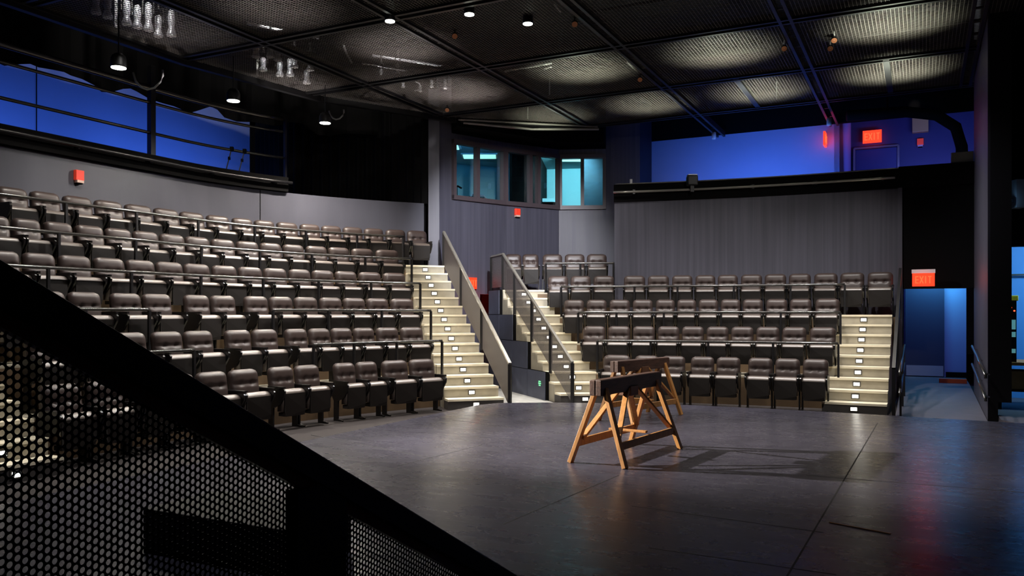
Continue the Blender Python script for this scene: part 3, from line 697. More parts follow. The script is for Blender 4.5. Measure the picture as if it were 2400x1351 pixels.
# desk and chairs glimpsed in the booth
t = thing('control_desk', 'pale control desk inside the booth below the left window', 'desk', (-1.2, 19.6, 3.3))
m = MB(); m.prism([(-1.5, 19.05), (-.35, 20.05), (-.7, 20.45), (-1.85, 19.45)], 4.30, 4.34); part(m, 'desk_top', M_white, t)
m = MB(); m.prism([(-1.45, 19.15), (-.45, 20.02), (-.48, 20.06), (-1.48, 19.19)], 3.3, 4.30); part(m, 'front_panel', M_black, t)
q = Vector((-.85, 20.75)); t = thing('office_chair', 'dark office chair with curved back inside the booth', 'chair', (q.x, q.y, 3.3))
m = MB(); m.tube([(q.x-.24, q.y-.1, 4.2), (q.x-.24, q.y-.1, 4.5), (q.x-.15, q.y-.03, 4.60), (q.x+.12, q.y+.15, 4.60), (q.x+.22, q.y+.22, 4.5), (q.x+.22, q.y+.22, 4.2)], .03, 8); part(m, 'back_frame', M_alu, t, True)
m = MB(); m.prism([(q.x-.22, q.y-.1), (q.x+.2, q.y+.2), (q.x+.16, q.y+.25), (q.x-.26, q.y-.05)], 4.0, 4.56); part(m, 'backrest', M_black, t)
m = MB(); m.lathe((q.x, q.y+.15, 3.3), [(.25, 0), (.25, .05), (.03, .08), (.03, .45), (.24, .46), (.24, .52)], 14); part(m, 'seat', M_black, t)
t = thing('desk_lamp', 'thin dark desk lamp on the booth desk behind the first pane', 'lamp', (-1.30, 19.45, 4.34)); m = MB(); m.lathe((-1.30, 19.45, 4.34), [(.05, 0), (.05, .02), (.008, .03), (.008, .30)], 10); part(m, 'stand', M_black, t)
m = MB(); m.bar((-1.30, 19.45, 4.63), (-1.2, 19.5, 4.58), .05, .03); part(m, 'lamp_head', M_black, t)
t = thing('printer', 'pale equipment box on a cabinet behind the bright middle pane', 'equipment', (1.0, 21.35, 3.3)); m = MB(); m.abox((.98, 21.55, 3.75), .36, .4, .9); part(m, 'cabinet', M_bluedk, t); m = MB(); m.abox((.98, 21.55, 4.42), .34, .3, .16); part(m, 'body', M_black, t); m = MB(); m.abox((.98, 21.5, 4.55), .38, .36, .09); part(m, 'lid', M_cyan, t)

# door recess under the booth with a red exit sign
m = MB(); m.ribbon([(-1.1, 19.2), (-.85, 20.9), (.4, 21.3), (.35, 20.1)], -.1, 0, 2.3); m.prism([(-1.1, 19.1), (-.85, 20.9), (.4, 21.3), (.4, 20.0)], 2.25, 2.35); struct(m, 'wall_vomitory_end', mat('dark_recess_paint', rgb(62, 60, 66), .6))

def letters(mb, c, u, z, size, depth, nr):
    """EXIT in raised bars, read along u"""
    c = Vector(c); u = Vector(u).normalized(); nr = Vector(nr).normalized(); h = size; wl = size*.42; t = size*.13; gap = size*.15
    def br(x0, y0, x1, y1):
        p0 = c+u*x0+Vector((0, 0, y0)); p1 = c+u*x1+Vector((0, 0, y1)); mb.bar(p0, p1, depth, t, up=u if abs(x0-x1) < 1e-6 else (0, 0, 1)) if abs(x0-x1) > 1e-6 or True else None
    x = -(4*wl+3*gap)/2+wl*.12
    def vbar(x0, y0, y1): q0 = c+u*x0+Vector((0, 0, (y0+y1)/2)); mb.box(q0, u*t/2, nr*depth/2, Vector((0, 0, abs(y1-y0)/2)))
    def hbar(x0, x1, y0): q0 = c+u*(x0+x1)/2+Vector((0, 0, y0)); mb.box(q0, u*(x1-x0)/2, nr*depth/2, Vector((0, 0, t/2)))
    def dbar(x0, y0, x1, y1):
        d = u*(x1-x0)+Vector((0, 0, y1-y0)); sd = d.normalized().cross(nr); mb.box(c+u*(x0+x1)/2+Vector((0, 0, (y0+y1)/2)), d/2, nr*depth/2, sd*t/2)
    vbar(x+t/2, -h/2, h/2)
    for y in (-h/2+t/2, 0, h/2-t/2): hbar(x+t*.6, x+wl, y)
    x += wl+gap; dbar(x, -h/2, x+wl, h/2); dbar(x, h/2, x+wl, -h/2)
    x += wl+gap; vbar(x+wl*.35, -h/2, h/2)
    x += wl*.7+gap; vbar(x+wl/2, -h/2, h/2); hbar(x, x+wl, h/2-t/2)
def exit_sign(label, c, u, wd, ht, canopy=True, power=0.0):
    c = Vector(c); u = Vector(u).normalized(); nr = Vector((u.y, -u.x, 0)); t = thing('exit_sign', label, 'sign', c, 0, 'red exit signs')
    m = MB(); m.box(c, u*wd/2, nr*.022, Vector((0, 0, ht/2))); part(m, 'sign_body', M_red, t)
    m = MB(); letters(m, c+nr*.024, u, 0, ht*.56, .012, nr); part(m, 'letters', M_redl, t)
    if canopy: m = MB(); m.box(c+Vector((0, 0, ht/2+.035)), u*(wd/2+.01), nr*.05, Vector((0, 0, .035))); part(m, 'canopy', M_white, t)
    if power: point('exit_glow', c+nr*.12, power, (1, .03, .01), .06)
    return t
_d = (Vector(BW[2])-Vector(BW[1])).normalized(); c = pt(1, .335)+Vector((_d.y, -_d.x))*.06
exit_sign('red exit sign half hidden behind the tall grey balustrade', (c.x, c.y, 2.30), (_d.x, _d.y, 0), .30, .26, False, 0)
point('exit_glow', (-.45, 19.75, 1.85), 9, (1, .02, .01), .05)
point('exit_glow', (-.72, 18.95, 1.98), 4, (1, .02, .01), .08)
exit_sign('large red exit sign hanging over the blue doorway on the right', (*W(16.9, .03).xy, 2.22), (*B, 0), .37, .24, True, 1.4)
exit_sign('red exit sign above the upper blue door', (*W(23.85, -1.18).xy, 6.32), (*B, 0), .46, .33, False, .6)
exit_sign('red exit sign seen nearly edge-on against the upper blue wall', (*W(20.40, -2.02).xy, 5.67), (*A, 0), .34, .32, False, 1.0)

# right house wall, fascia and gallery
cr = [W(WRa(b_), b_) for b_ in lerp(-5.93, -.40, 20)]
m = MB(); m.ribbon([(p.x, p.y) for p in cr], .16, 0, 4.0); struct(m, 'wall_right', M_wall)
cf = [W(WRa(b_)-.04, b_) for b_ in lerp(-5.93, -.40, 20)]
m = MB(); m.ribbon([(p.x, p.y) for p in cf], .2, 4.0, 4.37); m.prism([tuple(W(17.34, -.40).xy), tuple(W(17.34, .9).xy), tuple(W(17.54, .9).xy), tuple(W(17.54, -.40).xy)], 4.0, 4.41); struct(m, 'trim_4', M_black)
m = MB()
m.ribbon([tuple(W(17.38, -.40).xy), tuple(W(17.38, .9).xy)], .16, 2.07, 4.0); struct(m, 'wall_lintel', M_black)
m = MB(); m.prism([tuple(W(17.3, -.41).xy), tuple(W(17.3, -.33).xy), tuple(W(17.5, -.33).xy), tuple(W(17.5, -.41).xy)], 0, 4.0); struct(m, 'trim_5', M_wall)
t = thing('lighting_pipe', 'long pale pipe along the black fascia of the right gallery', 'pipe', (*cf[0].xy, 4.2))
m = MB(); m.tube([Vector((*W(WRa(b_)-.16, b_).xy, 4.19)) for b_ in lerp(-5.9, -.45, 20)], .026, 8); part(m, 'pipe', M_railtop, t, True)
for b_ in lerp(-5.5, -.7, 5):
    m = MB(); q = W(WRa(b_)-.10, b_); m.abox((q.x, q.y, 4.19), .05, .14, .09); part(m, 'clamp', M_blackm, t)
t = thing('edge_rail', 'thin pale rail along the top of the right gallery fascia', 'rail', (*cf[0].xy, 4.4))
m = MB(); m.tube([Vector((*W(WRa(b_)-.02, b_).xy, 4.385)) for b_ in lerp(-5.9, .85, 20)], .014, 6); part(m, 'rail', M_railtop, t, True)
m = MB(); m.prism([tuple(W(17.5, -5.9).xy), tuple(W(17.6, .9).xy), tuple(W(24.2, .9).xy), tuple(W(24.2, -5.9).xy)], 3.9, 4.1); struct(m, 'floor_gallery_right', M_black)
m = MB(); m.ribbon([tuple(W(20.6, -6.6).xy), tuple(W(20.6, -1.72).xy)], .15, 4.1, 6.05); m.cur = 1; m.ribbon([tuple(W(20.58, -6.6).xy), tuple(W(20.58, -1.72).xy)], .1, 6.05, 8); m.cur = 0
m.ribbon([tuple(W(20.6, -1.72).xy), tuple(W(24.1, -1.72).xy)], .12, 4.1, 8); struct(m, 'wall_gallery_right', [M_blue, M_black])
m = MB(); m.ribbon([(3.17, 20.3), (3.58, 21.0)], .1, 3.9, 7); struct(m, 'wall_booth_return', mat('deep_blue_paint', rgb(26, 27, 42), .6))
m = MB(); m.ribbon([(-2.75, 18.95), (-1.70, 18.45)], .1, 0, 7); struct(m, 'wall_booth_return_left', M_black)
m = MB(); m.ribbon([tuple(W(24.1, -1.9).xy), tuple(W(24.1, 2.4).xy)], .15, 4.1, 8); struct(m, 'wall_gallery_rear', M_bluedk)
m = MB(); m.prism([tuple(W(20.35, -1.72).xy), tuple(W(20.35, 2.6).xy), tuple(W(20.5, 2.6).xy), tuple(W(20.5, -1.72).xy)], 6.02, 8.3); struct(m, 'wall_gallery_header', M_black)
dr = MB(); dr.prism([tuple(W(24.02, -1.60).xy), tuple(W(24.02, -.58).xy), tuple(W(24.1, -.58).xy), tuple(W(24.1, -1.60).xy)], 4.1, 6.02); d1 = struct(dr, 'door_1', mat('navy_door', rgb(52, 58, 100), .5))
f = MB(); f.bar(W(24.0, -1.63, 4.1), W(24.0, -1.63, 6.06), .05, .05); f.bar(W(24.0, -.55, 4.1), W(24.0, -.55, 6.06), .05, .05); f.bar(W(24.0, -1.63, 6.06), W(24.0, -.55, 6.06), .05, .05); struct(f, 'door_frame', M_railtop, parent=d1)
# box with conduit and strobe on the upper blue wall
t = thing('electrical_box', 'square tan electrical box on the upper blue wall', 'electrical box', W(23.9, -.03, 6.53)); c = W(23.95, -.03, 6.53)
m = MB(); m.box(c, Vector((*B, 0))*.19, Vector((*A, 0))*.10, Vector((0, 0, .19))); part(m, 'enclosure', M_tanbox, t, False, .01)
m = MB(); q = [c+Vector((0, 0, .19)), c+Vector((0, 0, .30)), c+Vector((*B, 0))*-.06+Vector((0, 0, .37)), c+Vector((*B, 0))*-.20+Vector((0, 0, .39)), c+Vector((*B, 0))*-.40+Vector((0, 0, .39))]; m.tube(q, .02, 8); part(m, 'conduit', M_white, t, True)
def strobe(label, c, u, s=1.0):
    c = Vector(c); u = Vector(u).normalized(); nr = Vector((u.y, -u.x, 0)); t = thing('fire_strobe', label, 'fire alarm', c, 0, 'red fire alarm strobes')
    m = MB(); m.box(c, u*.075*s, nr*.035, Vector((0, 0, .085*s))); part(m, 'housing', M_strobe, t, False, .008)
    m = MB(); m.box(c-Vector((0, 0, .105*s)), u*.06*s, nr*.045, Vector((0, 0, .022*s))); part(m, 'strobe_lens', M_strobel, t)
    m = MB(); m.box(c-Vector((0, 0, .135*s)), u*.05*s, nr*.03, Vector((0, 0, .012*s))); part(m, 'base', M_black, t)
strobe('red fire alarm strobe on the upper blue wall below the tan box', W(24.0, -.03, 6.10), (*B, 0), 1.0)
s = solve_px(lambda a_: W(a_, WLb(a_)+.03), 5, 14, 184); q = W(s, WLb(s)+.04); strobe('red fire alarm strobe on the curved grey wall at upper left', (q.x, q.y, 3.80), (*A, 0), .95)
_d2 = (Vector(BW[2])-Vector(BW[1])).normalized(); c = pt(2, .22); nn = Vector((.55, -.83)); strobe('red fire alarm strobe on the grey booth wall under the windows', (c.x+nn.x*.05, c.y+nn.y*.05, 4.06), (.83, .55, 0), .95)

# passage, doorway and blue end wall on the right
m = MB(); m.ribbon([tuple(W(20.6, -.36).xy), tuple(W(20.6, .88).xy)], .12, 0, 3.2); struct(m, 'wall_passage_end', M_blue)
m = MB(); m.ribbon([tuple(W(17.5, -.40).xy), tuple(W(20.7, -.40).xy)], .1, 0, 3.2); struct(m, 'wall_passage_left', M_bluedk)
m = MB(); m.prism([tuple(W(17.56, -.4).xy), tuple(W(20.6, -.4).xy), tuple(W(20.6, .9).xy), tuple(W(17.56, .9).xy)], 3.2, 3.3); struct(m, 'ceiling_passage', M_black)
dr = MB(); dr.prism([tuple(W(20.50, -.33).xy), tuple(W(20.50, .45).xy), tuple(W(20.57, .45).xy), tuple(W(20.57, -.33).xy)], .19, 2.55); d2 = struct(dr, 'door_2', mat('dark_teal_door', rgb(58, 66, 88), .45))
f = MB(); f.box(W(20.49, .06, .32), Vector((*B, 0))*.37, Vector((*A, 0))*.006, Vector((0, 0, .115))); struct(f, 'kick_plate', M_steel, parent=d2)
m = MB(); m.box(W(20.55, .68, .24), Vector((*B, 0))*.2, Vector((*A, 0))*.02, Vector((0, 0, .06))); struct(m, 'baseboard_right', M_black)
t = m = MB(); m.box(W(18.95, .57, .22), Vector((*B, 0))*.25, Vector((*A, 0))*.05, Vector((0, 0, .045))); tag(m.build('wooden_board', M_board, bevel=.006), 'orange wooden board lying at the top of the ramp', 'board')
# grey side wall / column on the right
m = MB(); m.prism([tuple(W(13.9, .87).xy), tuple(W(17.45, .87).xy), tuple(W(17.45, 1.0).xy), tuple(W(13.95, 1.0).xy)], 0, 7.2); struct(m, 'wall_ramp_side', M_wall)
m = MB(); m.prism([tuple(W(13.88, .90).xy), tuple(W(13.88, 1.17).xy), tuple(W(14.05, 1.17).xy), tuple(W(14.05, .90).xy)], .3, 7.4); m.prism([tuple(W(13.88, .885).xy), tuple(W(13.88, 1.0).xy), tuple(W(14.05, 1.0).xy), tuple(W(14.05, .885).xy)], .0, .3); struct(m, 'wall_column_right', M_blackm)
def ramp_rail(label, b_, zs):
    t = thing('handrail', label, 'handrail', W(13.3, b_, 0))
    for dz in zs:
        m = MB(); p0 = W(13.2, b_, .74+dz); p1 = W(16.6, b_, 1.02+dz); m.tube([p0+Vector((0, 0, -.05)), p0, p1], .022, 8); part(m, 'rail', M_rail, t, True)
    for a_ in (13.5, 15.0, 16.4):
        m = MB(); 
        if b_ < 0: m.bar(W(a_, b_, .03), W(a_, b_, .74+(a_-13.2)*.082), .03, .03); part(m, 'post', M_blackm, t)
        else:
            for dz in zs: m.bar(W(a_, b_, .72+(a_-13.2)*.082+dz), W(a_, .87, .70+(a_-13.2)*.082+dz), .02, .02)
            part(m, 'bracket', M_chrome, t)
ramp_rail('double black handrail on the left side of the ramp', -.28, (0, -.30))
ramp_rail('double black handrail on the grey wall right of the ramp', .80, (0, -.32))

# backstage wing at far right
m = MB(); m.ribbon([tuple(W(17.0, 1.02).xy), tuple(W(17.0, 6).xy)], .12, 0, 2.95); struct(m, 'wall_wing', mat('blue_wing_paint', rgb(60, 130, 205), .6))
m = MB(); m.ribbon([tuple(W(14.6, 1.17).xy), tuple(W(14.6, 7).xy)], .12, 2.62, 8); struct(m, 'wall_wing_header', M_black)
m = MB(); m.bar(W(16.9, 1.1, 2.28), W(16.9, 5, 2.28), .03, .03); m2 = m; tag(m2.build('wall_pipe', M_blackm), 'thin dark pipe across the blue wing wall at far right', 'pipe')
def abbox(mb, a0, a1, b0, b1, z0, z1): mb.prism([tuple(W(a0, b0).xy), tuple(W(a0, b1).xy), tuple(W(a1, b1).xy), tuple(W(a1, b0).xy)], z0, z1)
ZT_ = .84
t = thing('equipment_rack', 'black equipment rack with small lit screens at far right', 'rack', W(15.1, 1.2, ZT_))
m = MB(); abbox(m, 14.95, 15.35, 1.06, 1.325, ZT_, 1.795); part(m, 'cabinet', M_black, t)
for (z0, z1, b0) in ((1.35, 1.50, 1.225), (1.23, 1.31, 1.225), (.98, 1.045, 1.22)):
    m = MB(); abbox(m, 14.935, 14.952, b0-.08, 1.312, z0, z1); part(m, 'screen', M_screen, t)
for (b_, z) in ((1.25, 1.69), (1.295, 1.64)): m = MB(); m.lathe(W(14.945, b_, z), [(.013, -.008), (.013, .008)], 8, (*A, 0)); part(m, 'indicator_light', M_redled, t)
m = MB(); abbox(m, 14.95, 15.3, 1.10, 1.35, 1.797, 1.88); tag(m.build('storage_case', M_yellow, bevel=.008), 'yellow case on top of the far right equipment rack', 'case')
t = thing('prop_table', 'wooden prop table under the equipment rack at far right', 'table', W(15.4, 1.8, 0))
m = MB(); abbox(m, 14.85, 15.9, 1.05, 2.6, ZT_-.05, ZT_-.002); part(m, 'table_top', M_pine, t)
m = MB(); abbox(m, 14.9, 15.85, 1.08, 2.57, .38, .41); part(m, 'shelf', M_black, t)
for a_ in (14.88, 15.82):
    for b_ in (1.07, 2.53): m = MB(); abbox(m, a_, a_+.05, b_, b_+.05, .10, ZT_-.05); part(m, 'leg', M_black, t)
m = MB(); abbox(m, 14.92, 15.5, 1.18, 1.75, .412, .70); tag(m.build('cardboard_box', M_card, bevel=.008), 'cardboard box on the shelf of the far right prop table', 'box')
m = MB(); c = atd(2397, 452, 12.2); t = thing('speaker', 'pale wall-mounted loudspeaker box at the upper right edge', 'loudspeaker', c); m.abox(c+Vector((.02, .15, 0)), .16, .2, .42); part(m, 'cabinet', M_white, t); m = MB(); m.abox(c+Vector((-.06, .25, .12)), .1, .05, .03); part(m, 'bracket', M_black, t)
m = MB(); c = atd(2368.5, 470, 12.2); t = thing('indicator_lamp', 'tiny bright blue indicator lamp on the far right wing wall', 'lamp', c); m.lathe(c, [(.001, -.012), (.010, -.006), (.010, .006), (.001, .012)], 10); part(m, 'lens', M_led, t); m = MB(); m.abox(c+Vector((.03, .04, 0)), .06, .03, .05); part(m, 'housing', M_black, t)
m = MB(); m.prism([tuple(W(12.9, 1.25).xy), tuple(W(13.4, 1.0).xy), tuple(W(17, 1.05).xy), tuple(W(17, 6).xy), tuple(W(12.6, 6).xy)], 0, .10); struct(m, 'floor_wing', M_ramp)
# duct and hanging fittings near the right gallery
m = MB(); m.tube([atd(1985, 272, 18.2), atd(2120, 262, 18.0), atd(2195, 270, 17.9), atd(2240, 298, 17.8), atd(2254, 345, 17.7), atd(2255, 374, 17.7)], .12, 14); q = atd(2080, 262, 18.06); m.tube([q, Vector((q.x, q.y, 8.4))], .02, 6); tag(m.build('air_duct', M_black, smooth=True), 'large black air duct curving down at upper right', 'duct')
m = MB(); c = W(17.5, .68, 4.515); m.box(c, Vector((*B, 0))*.185, Vector((*A, 0))*.08, Vector((0, 0, .10))); tag(m.build('junction_box', mat('grey_box', rgb(120, 116, 112), .5), bevel=.01), 'grey metal box above the black fascia beside the right column', 'box')
for (x, y, d, lab) in ((1673, 318, 19.5, 'left'), (1943, 285, 18.0, 'right')):
    c = atd(x, y, d); t = thing('pendant_fitting', f'small white cylindrical fitting under the grid edge, the {lab} one', 'light', c, 0, 'white fittings under the grid edge')
    m = MB(); m.lathe(c, [(.045, -.09), (.05, -.05), (.05, .07), (.02, .09)], 12); part(m, 'body', M_white, t, True); m = MB(); m.tube([c+Vector((0, 0, .09)), Vector((c.x, c.y, 5.96))], .012, 6); part(m, 'stem', M_black, t)
c = atd(1622, 424, 17.0); t = thing('moving_light', 'black moving-head light standing on the right gallery fascia', 'stage light', c)
m = MB(); m.abox(c, .21, .2, .20); part(m, 'head', M_lampcan, t, False, .02); m = MB(); m.abox(c+Vector((0, 0, .115)), .19, .17, .02); part(m, 'top_cover', M_alu, t)
m = MB(); m.abox(c-Vector((0, 0, .16)), .07, .07, .14); part(m, 'yoke', M_lampcan, t)
m = MB(); c = W(WRa(-5.6)+.05, -5.6, 4.43); m.abox(c, .05, .05, .12); tag(m.build('gallery_marker', M_white), 'tiny white tab at the left end of the right fascia', 'marker')

# ------------------------------------------------------------------ tension-wire ceiling grid
GB = [-11.4, -9.5, -7.0, -4.43, -1.82, .75, 3.3]; GA = [1.8, 4.5, 7.3, 10.05, 12.8, 15.5, 17.95]
EDGE = [(10.1, -11.4), (13.1, -10.9), (15.9, -9.4), (17.95, -6.85)]
def bmin(a_):
    if a_ <= 10.1: return -11.4
    for (a0, b0), (a1, b1) in zip(EDGE, EDGE[1:]):
        if a_ <= a1: return b0+(b1-b0)*(a_-a0)/(a1-a0)
    return -6.85
def amax(b_):
    for (a0, b0), (a1, b1) in zip(EDGE, EDGE[1:]):
        if b_ <= b1: return a0+(a1-a0)*(b_-b0)/(b1-b0)
    return 17.95
ZG = 6.0; PITCH = .052
root = MB(); n_ = 0
# roof deck above everything (black)
m = MB(); m.prism([(-20, -4), (24, -4), (24, 30), (-20, 30)], 8.4, 8.6); roof = struct(m, 'ceiling', M_black)
for i in range(6):
    for j in range(6):
        a0, a1, b0, b1 = GA[i], GA[i+1], GB[j], GB[j+1]
        mb = MB(); wv = .0028
        na = int((a1-a0)/PITCH); nb = int((b1-b0)/PITCH)
        for q in range(1, na):
            a_ = a0+(a1-a0)*q/na; lo = max(b0, bmin(a_))
            if lo < b1-.05: mb.box((W(a_, lo, ZG)+W(a_, b1, ZG))/2, Vector((*B, 0))*(b1-lo)/2, Vector((*A, 0))*wv, Vector((0, 0, wv)))
        for q in range(1, nb):
            b_ = b0+(b1-b0)*q/nb; hi = min(a1, amax(b_))
            if hi > a0+.05: mb.box((W(a0, b_, ZG)+W(hi, b_, ZG))/2, Vector((*A, 0))*(hi-a0)/2, Vector((*B, 0))*wv, Vector((0, 0, wv)))
        if mb.v: struct(mb, 'wire_mesh_panel', M_mesh, parent=roof)
def beam(p, q, gap=.16):
    mb = MB(); d = (q-p).normalized(); sd = Vector((d.y, -d.x, 0))
    for s in (-1, 1): mb.bar(p+sd*s*gap/2, q+sd*s*gap/2, .05, .13)
    n = int((q-p).length/.62)
    for i in range(n+1): c = p+(q-p)*i/max(1, n); mb.bar(c-sd*gap/2, c+sd*gap/2, .04, .03)
    struct(mb, 'grid_beam', M_beam, parent=roof)
for b_ in GB: beam(W(GA[0], b_, ZG+.02), W(min(amax(b_) if b_ > -11.3 else 10.1, 19.0 if b_ > -5 else 99), b_, ZG+.02))
for b_ in GB[3:5]: beam(W(17.95, b_, ZG+.02), W(20.4, b_, ZG+.02))
for a_ in GA: beam(W(a_, max(bmin(a_), -11.4), ZG+.021), W(a_, GB[-1], ZG+.021))
mb = MB()
for (p, q) in zip([(4, -11.4)]+EDGE, EDGE): mb.bar(W(*p, ZG-.03), W(*q, ZG-.03), .10, .16)
struct(mb, 'grid_edge_beam', M_beam, parent=roof)
mb = MB(); mb.tube([W(15.95, -9.2, ZG-.12), W(17.0, -8.0, ZG-.17), W(17.9, -6.7, ZG-.12)], .03, 8); mb.tube([W(15.9, -9.3, ZG-.05), W(17.95, -6.75, ZG-.05)], .025, 8); struct(mb, 'curved_pipe', M_railtop, parent=roof)
for (j, b_) in ((3, -3.1), (4, -.55)): beam(W(15.5, b_, ZG+.03), W(17.95, b_, ZG+.03), .05)
for (a0, b0, b1) in ((9.0, -1.8, 3.2), (14.2, -.9, 3.2), (11.3, -4.4, .7), (8.4, .75, 3.3)): 
    mb = MB(); mb.bar(W(a0, b0, ZG+.03), W(a0, b1, ZG+.03), .03, .03); struct(mb, 'cross_tube', M_beam, parent=roof)

# pendant downlights
def downlight(label, q, r, stem, group):
    t = thing('pendant_downlight', label, 'light', q, 0, group)
    m = MB(); m.lathe(q, [(r*1.06, -.0), (r*1.07, .02), (r*1.04, .12), (r*.85, .17), (r*.5, .20)], 20); part(m, 'shade', M_lampcan, t, True)
    m = MB(); m.lathe(q, [(r*.98, -.012), (r*.98, -.002)], 20); part(m, 'lens', M_glow, t)
    m = MB(); m.tube([q+Vector((0, 0, .19)), q+Vector((0, 0, stem))], .010, 6); part(m, 'stem', M_lampcan, t)
for (p, d), nm in zip(HOUSE, ('leftmost, before the blue wall', 'middle one, at the end of the blue wall', 'right one, before the black drape')):
    downlight('round lit downlight over the left bank, '+nm, atd(p[0], p[1], d), .105, .78, 'downlights over the left bank')
for (p, d), nm in zip(STAGE, ('left of three', 'middle of three', 'right of three')):
    downlight('small bright round downlight high over the stage, '+nm, atd(p[0], p[1], d), .072, .36, 'downlights over the stage')
# loose cable loops on the left pendants
for (x, y, d, lab) in ((330, 190, 12.6, 'curved pale cable hanging beside the leftmost pendant downlight'), (780, 270, 15.9, 'short curved cable beside the right pendant downlight')):
    s = 1 if x < 500 else .5; pts = [atd(x+dx*s, y+dy*s, d) for dx, dy in ((-18, -20), (-12, 0), (0, 14), (15, 20), (32, 16), (46, 2), (52, -12), (51, -26))]
    m = MB(); m.tube(pts, .016, 8); tag(m.build('cable', mat('grey_cable', rgb(110, 110, 112), .5) if 'grey_cable' not in MATS else MATS['grey_cable'], smooth=True), lab, 'cable')

# stage lights hung above the mesh
def fixture(q, L, r, name='stage_light'):
    t = thing(name, '', 'stage light', q)
    m = MB(); m.lathe(q, [(r*1.0, 0), (r*1.05, .02), (r*.62, L*.30), (r*.58, L*.34), (r*.75, L*.5), (r*.72, L*.9), (r*.4, L)], 14); part(m, 'body', M_alu, t, True)
    m = MB(); m.lathe(q, [(r*.9, -.004), (r*.9, .004)], 14); part(m, 'lens', M_white, t)
    m = MB(); m.tube([q+Vector((r*1.1, 0, L*.6)), q+Vector((r*1.1, 0, L+.1)), q+Vector((-r*1.1, 0, L+.1)), q+Vector((-r*1.1, 0, L*.6))], .012, 6); part(m, 'yoke', M_lampcan, t)
    m = MB(); m.tube([q+Vector((0, 0, L+.1)), q+Vector((0, 0, L+.25))], .02, 6); part(m, 'clamp', M_lampcan, t)
    return t
CL = [('upper left row above the mesh', [(297, 58), (322, 66), (348, 72), (371, 86), (402, 85), (225, 32), (252, 42)]),
      ('second cluster above the mesh', [(600, 135), (617, 166), (634, 134), (651, 142), (690, 158), (656, 178), (680, 178), (727, 165), (719, 196)]),
      ('small third group above the mesh', [(893, 182), (932, 172), (945, 205), (1012, 205), (1043, 208), (985, 215)])]
for gi, (nm, pts) in enumerate(CL):
    for i, (x, y) in enumerate(pts):
        q = atz(x, y, ZG+.10); L = .42 if gi == 0 else .30 if gi == 1 else .16; t = fixture(q, L*(.8+.4*random.random()), .075 if gi < 2 else .04)
        order = sorted(range(len(pts)), key=lambda s: pts[s][0]).index(i)
        t['label'] = f'silver stage light in the {nm}, {ORD[order]} from left'; t['group'] = 'stage lights in the '+nm
    xs = sorted(pts); p0 = atz(xs[0][0]-20, xs[0][1], ZG+.1); p1 = atz(xs[-1][0]+20, xs[-1][1], ZG+.1); 
    m = MB(); z = ZG+.1+(.75 if gi == 0 else .6 if gi == 1 else .42)
    m.tube([Vector((p0.x, p0.y, z)), Vector((p1.x, p1.y, z))], .025, 8); tag(m.build('lighting_bar', M_alu, smooth=True), f'metal bar carrying the stage lights in the {nm}', 'pipe')
for i, (x, y, dy, lab) in enumerate(((272, 75, 78, 'pale vertical rod above the upper left mesh panel'), (603, 182, 52, 'pale vertical rod above the second mesh panel'), (1288, 232, 32, 'short pale rod by the third grid crossing'), (1237, 282, 50, 'pale rod above the booth end of the grid'), (1820, 238, 30, 'thin pale rod behind the right bright mesh panel'))):
    q = atz(x, y, ZG+.05); h = dy*q.y/F; m = MB(); m.tube([q, q+Vector((0, 0, h+.15))], .022 if i < 2 else .012, 8); tag(m.build('hanger_rod', M_white), lab, 'rod')
m = MB(); p0 = atz(805, 105, ZG+.15); m.tube([p0, atz(812, 125, ZG+.13), atz(824, 146, ZG+.10)], .02, 8); m.tube([atz(848, 148, ZG+.1), atz(878, 152, ZG+.1), atz(905, 158, ZG+.1), atz(935, 163, ZG+.1), atz(980, 172, ZG+.1)], .018, 8)
tag(m.build('jointed_pipe', M_alu, smooth=True), 'bright jointed pipe lying above the third mesh panel', 'pipe')
m = MB(); m.tube([atz(x, y, ZG+.1) for x, y in ((975, 192), (983, 196), (986, 204), (982, 211), (972, 213))], .016, 8); tag(m.build('cable_hook', M_alu, smooth=True), 'pale hooked cable above the grid near the booth', 'cable')
m = MB(); m.tube([atz(1183, 167, ZG+.06), atz(1292, 148, ZG+.06)], .02, 8); m.tube([atz(1276, 162, ZG+.06), atz(1292, 157, ZG+.06)], .014, 8); tag(m.build('tube_batten', M_white, smooth=True), 'long pale tube lying on the mesh above the middle of the room', 'pipe')
m = MB(); m.tube([atz(1470, 145, ZG+.06), atz(1495, 170, ZG+.06)], .012, 6); tag(m.build('tube_batten', M_white), 'short pale tube at the right edge of the bright middle mesh panel', 'pipe')
m = MB(); m.tube([atz(1298, 10, ZG+.06), atz(1314, 28, ZG+.06)], .012, 6); tag(m.build('tube_batten', M_white), 'short pale tube near the top edge in the dark panel', 'pipe')
for (x, y, lab) in ((1500, 187, 'under the right corner of the bright middle mesh panel'), (1838, 114, 'beside the right double beam'), (1946, 114, 'below the upper right pool of light'), (1347, 57, 'in the dark grid panel'), (1066, 85, 'left of the dark grid panel'), (1048, 258, 'at the grid corner near the booth'), (1955, 95, 'on a short stem at upper right')):
    q = atz(x, y, ZG-.10); t = thing('accent_lamp', f'small amber lamp {lab}', 'light', q, 0, 'amber lamps under the grid')
    fwd = (Vector((0, 0, 1.6))-q).normalized(); fwd = (fwd+Vector((0, 0, -.5))).normalized()
    m = MB(); m.lathe(q, [(.04, -.09), (.05, -.04), (.05, .0)], 14, fwd); part(m, 'can', M_lampcan, t, True)
    m = MB(); m.lathe(q, [(.043, .0), (.043, .006)], 14, fwd); part(m, 'lens', M_amber, t); m = MB(); m.tube([q, q+Vector((0, 0, .14))], .012, 6); part(m, 'stem', M_white if y in (114, 95) else M_lampcan, t)

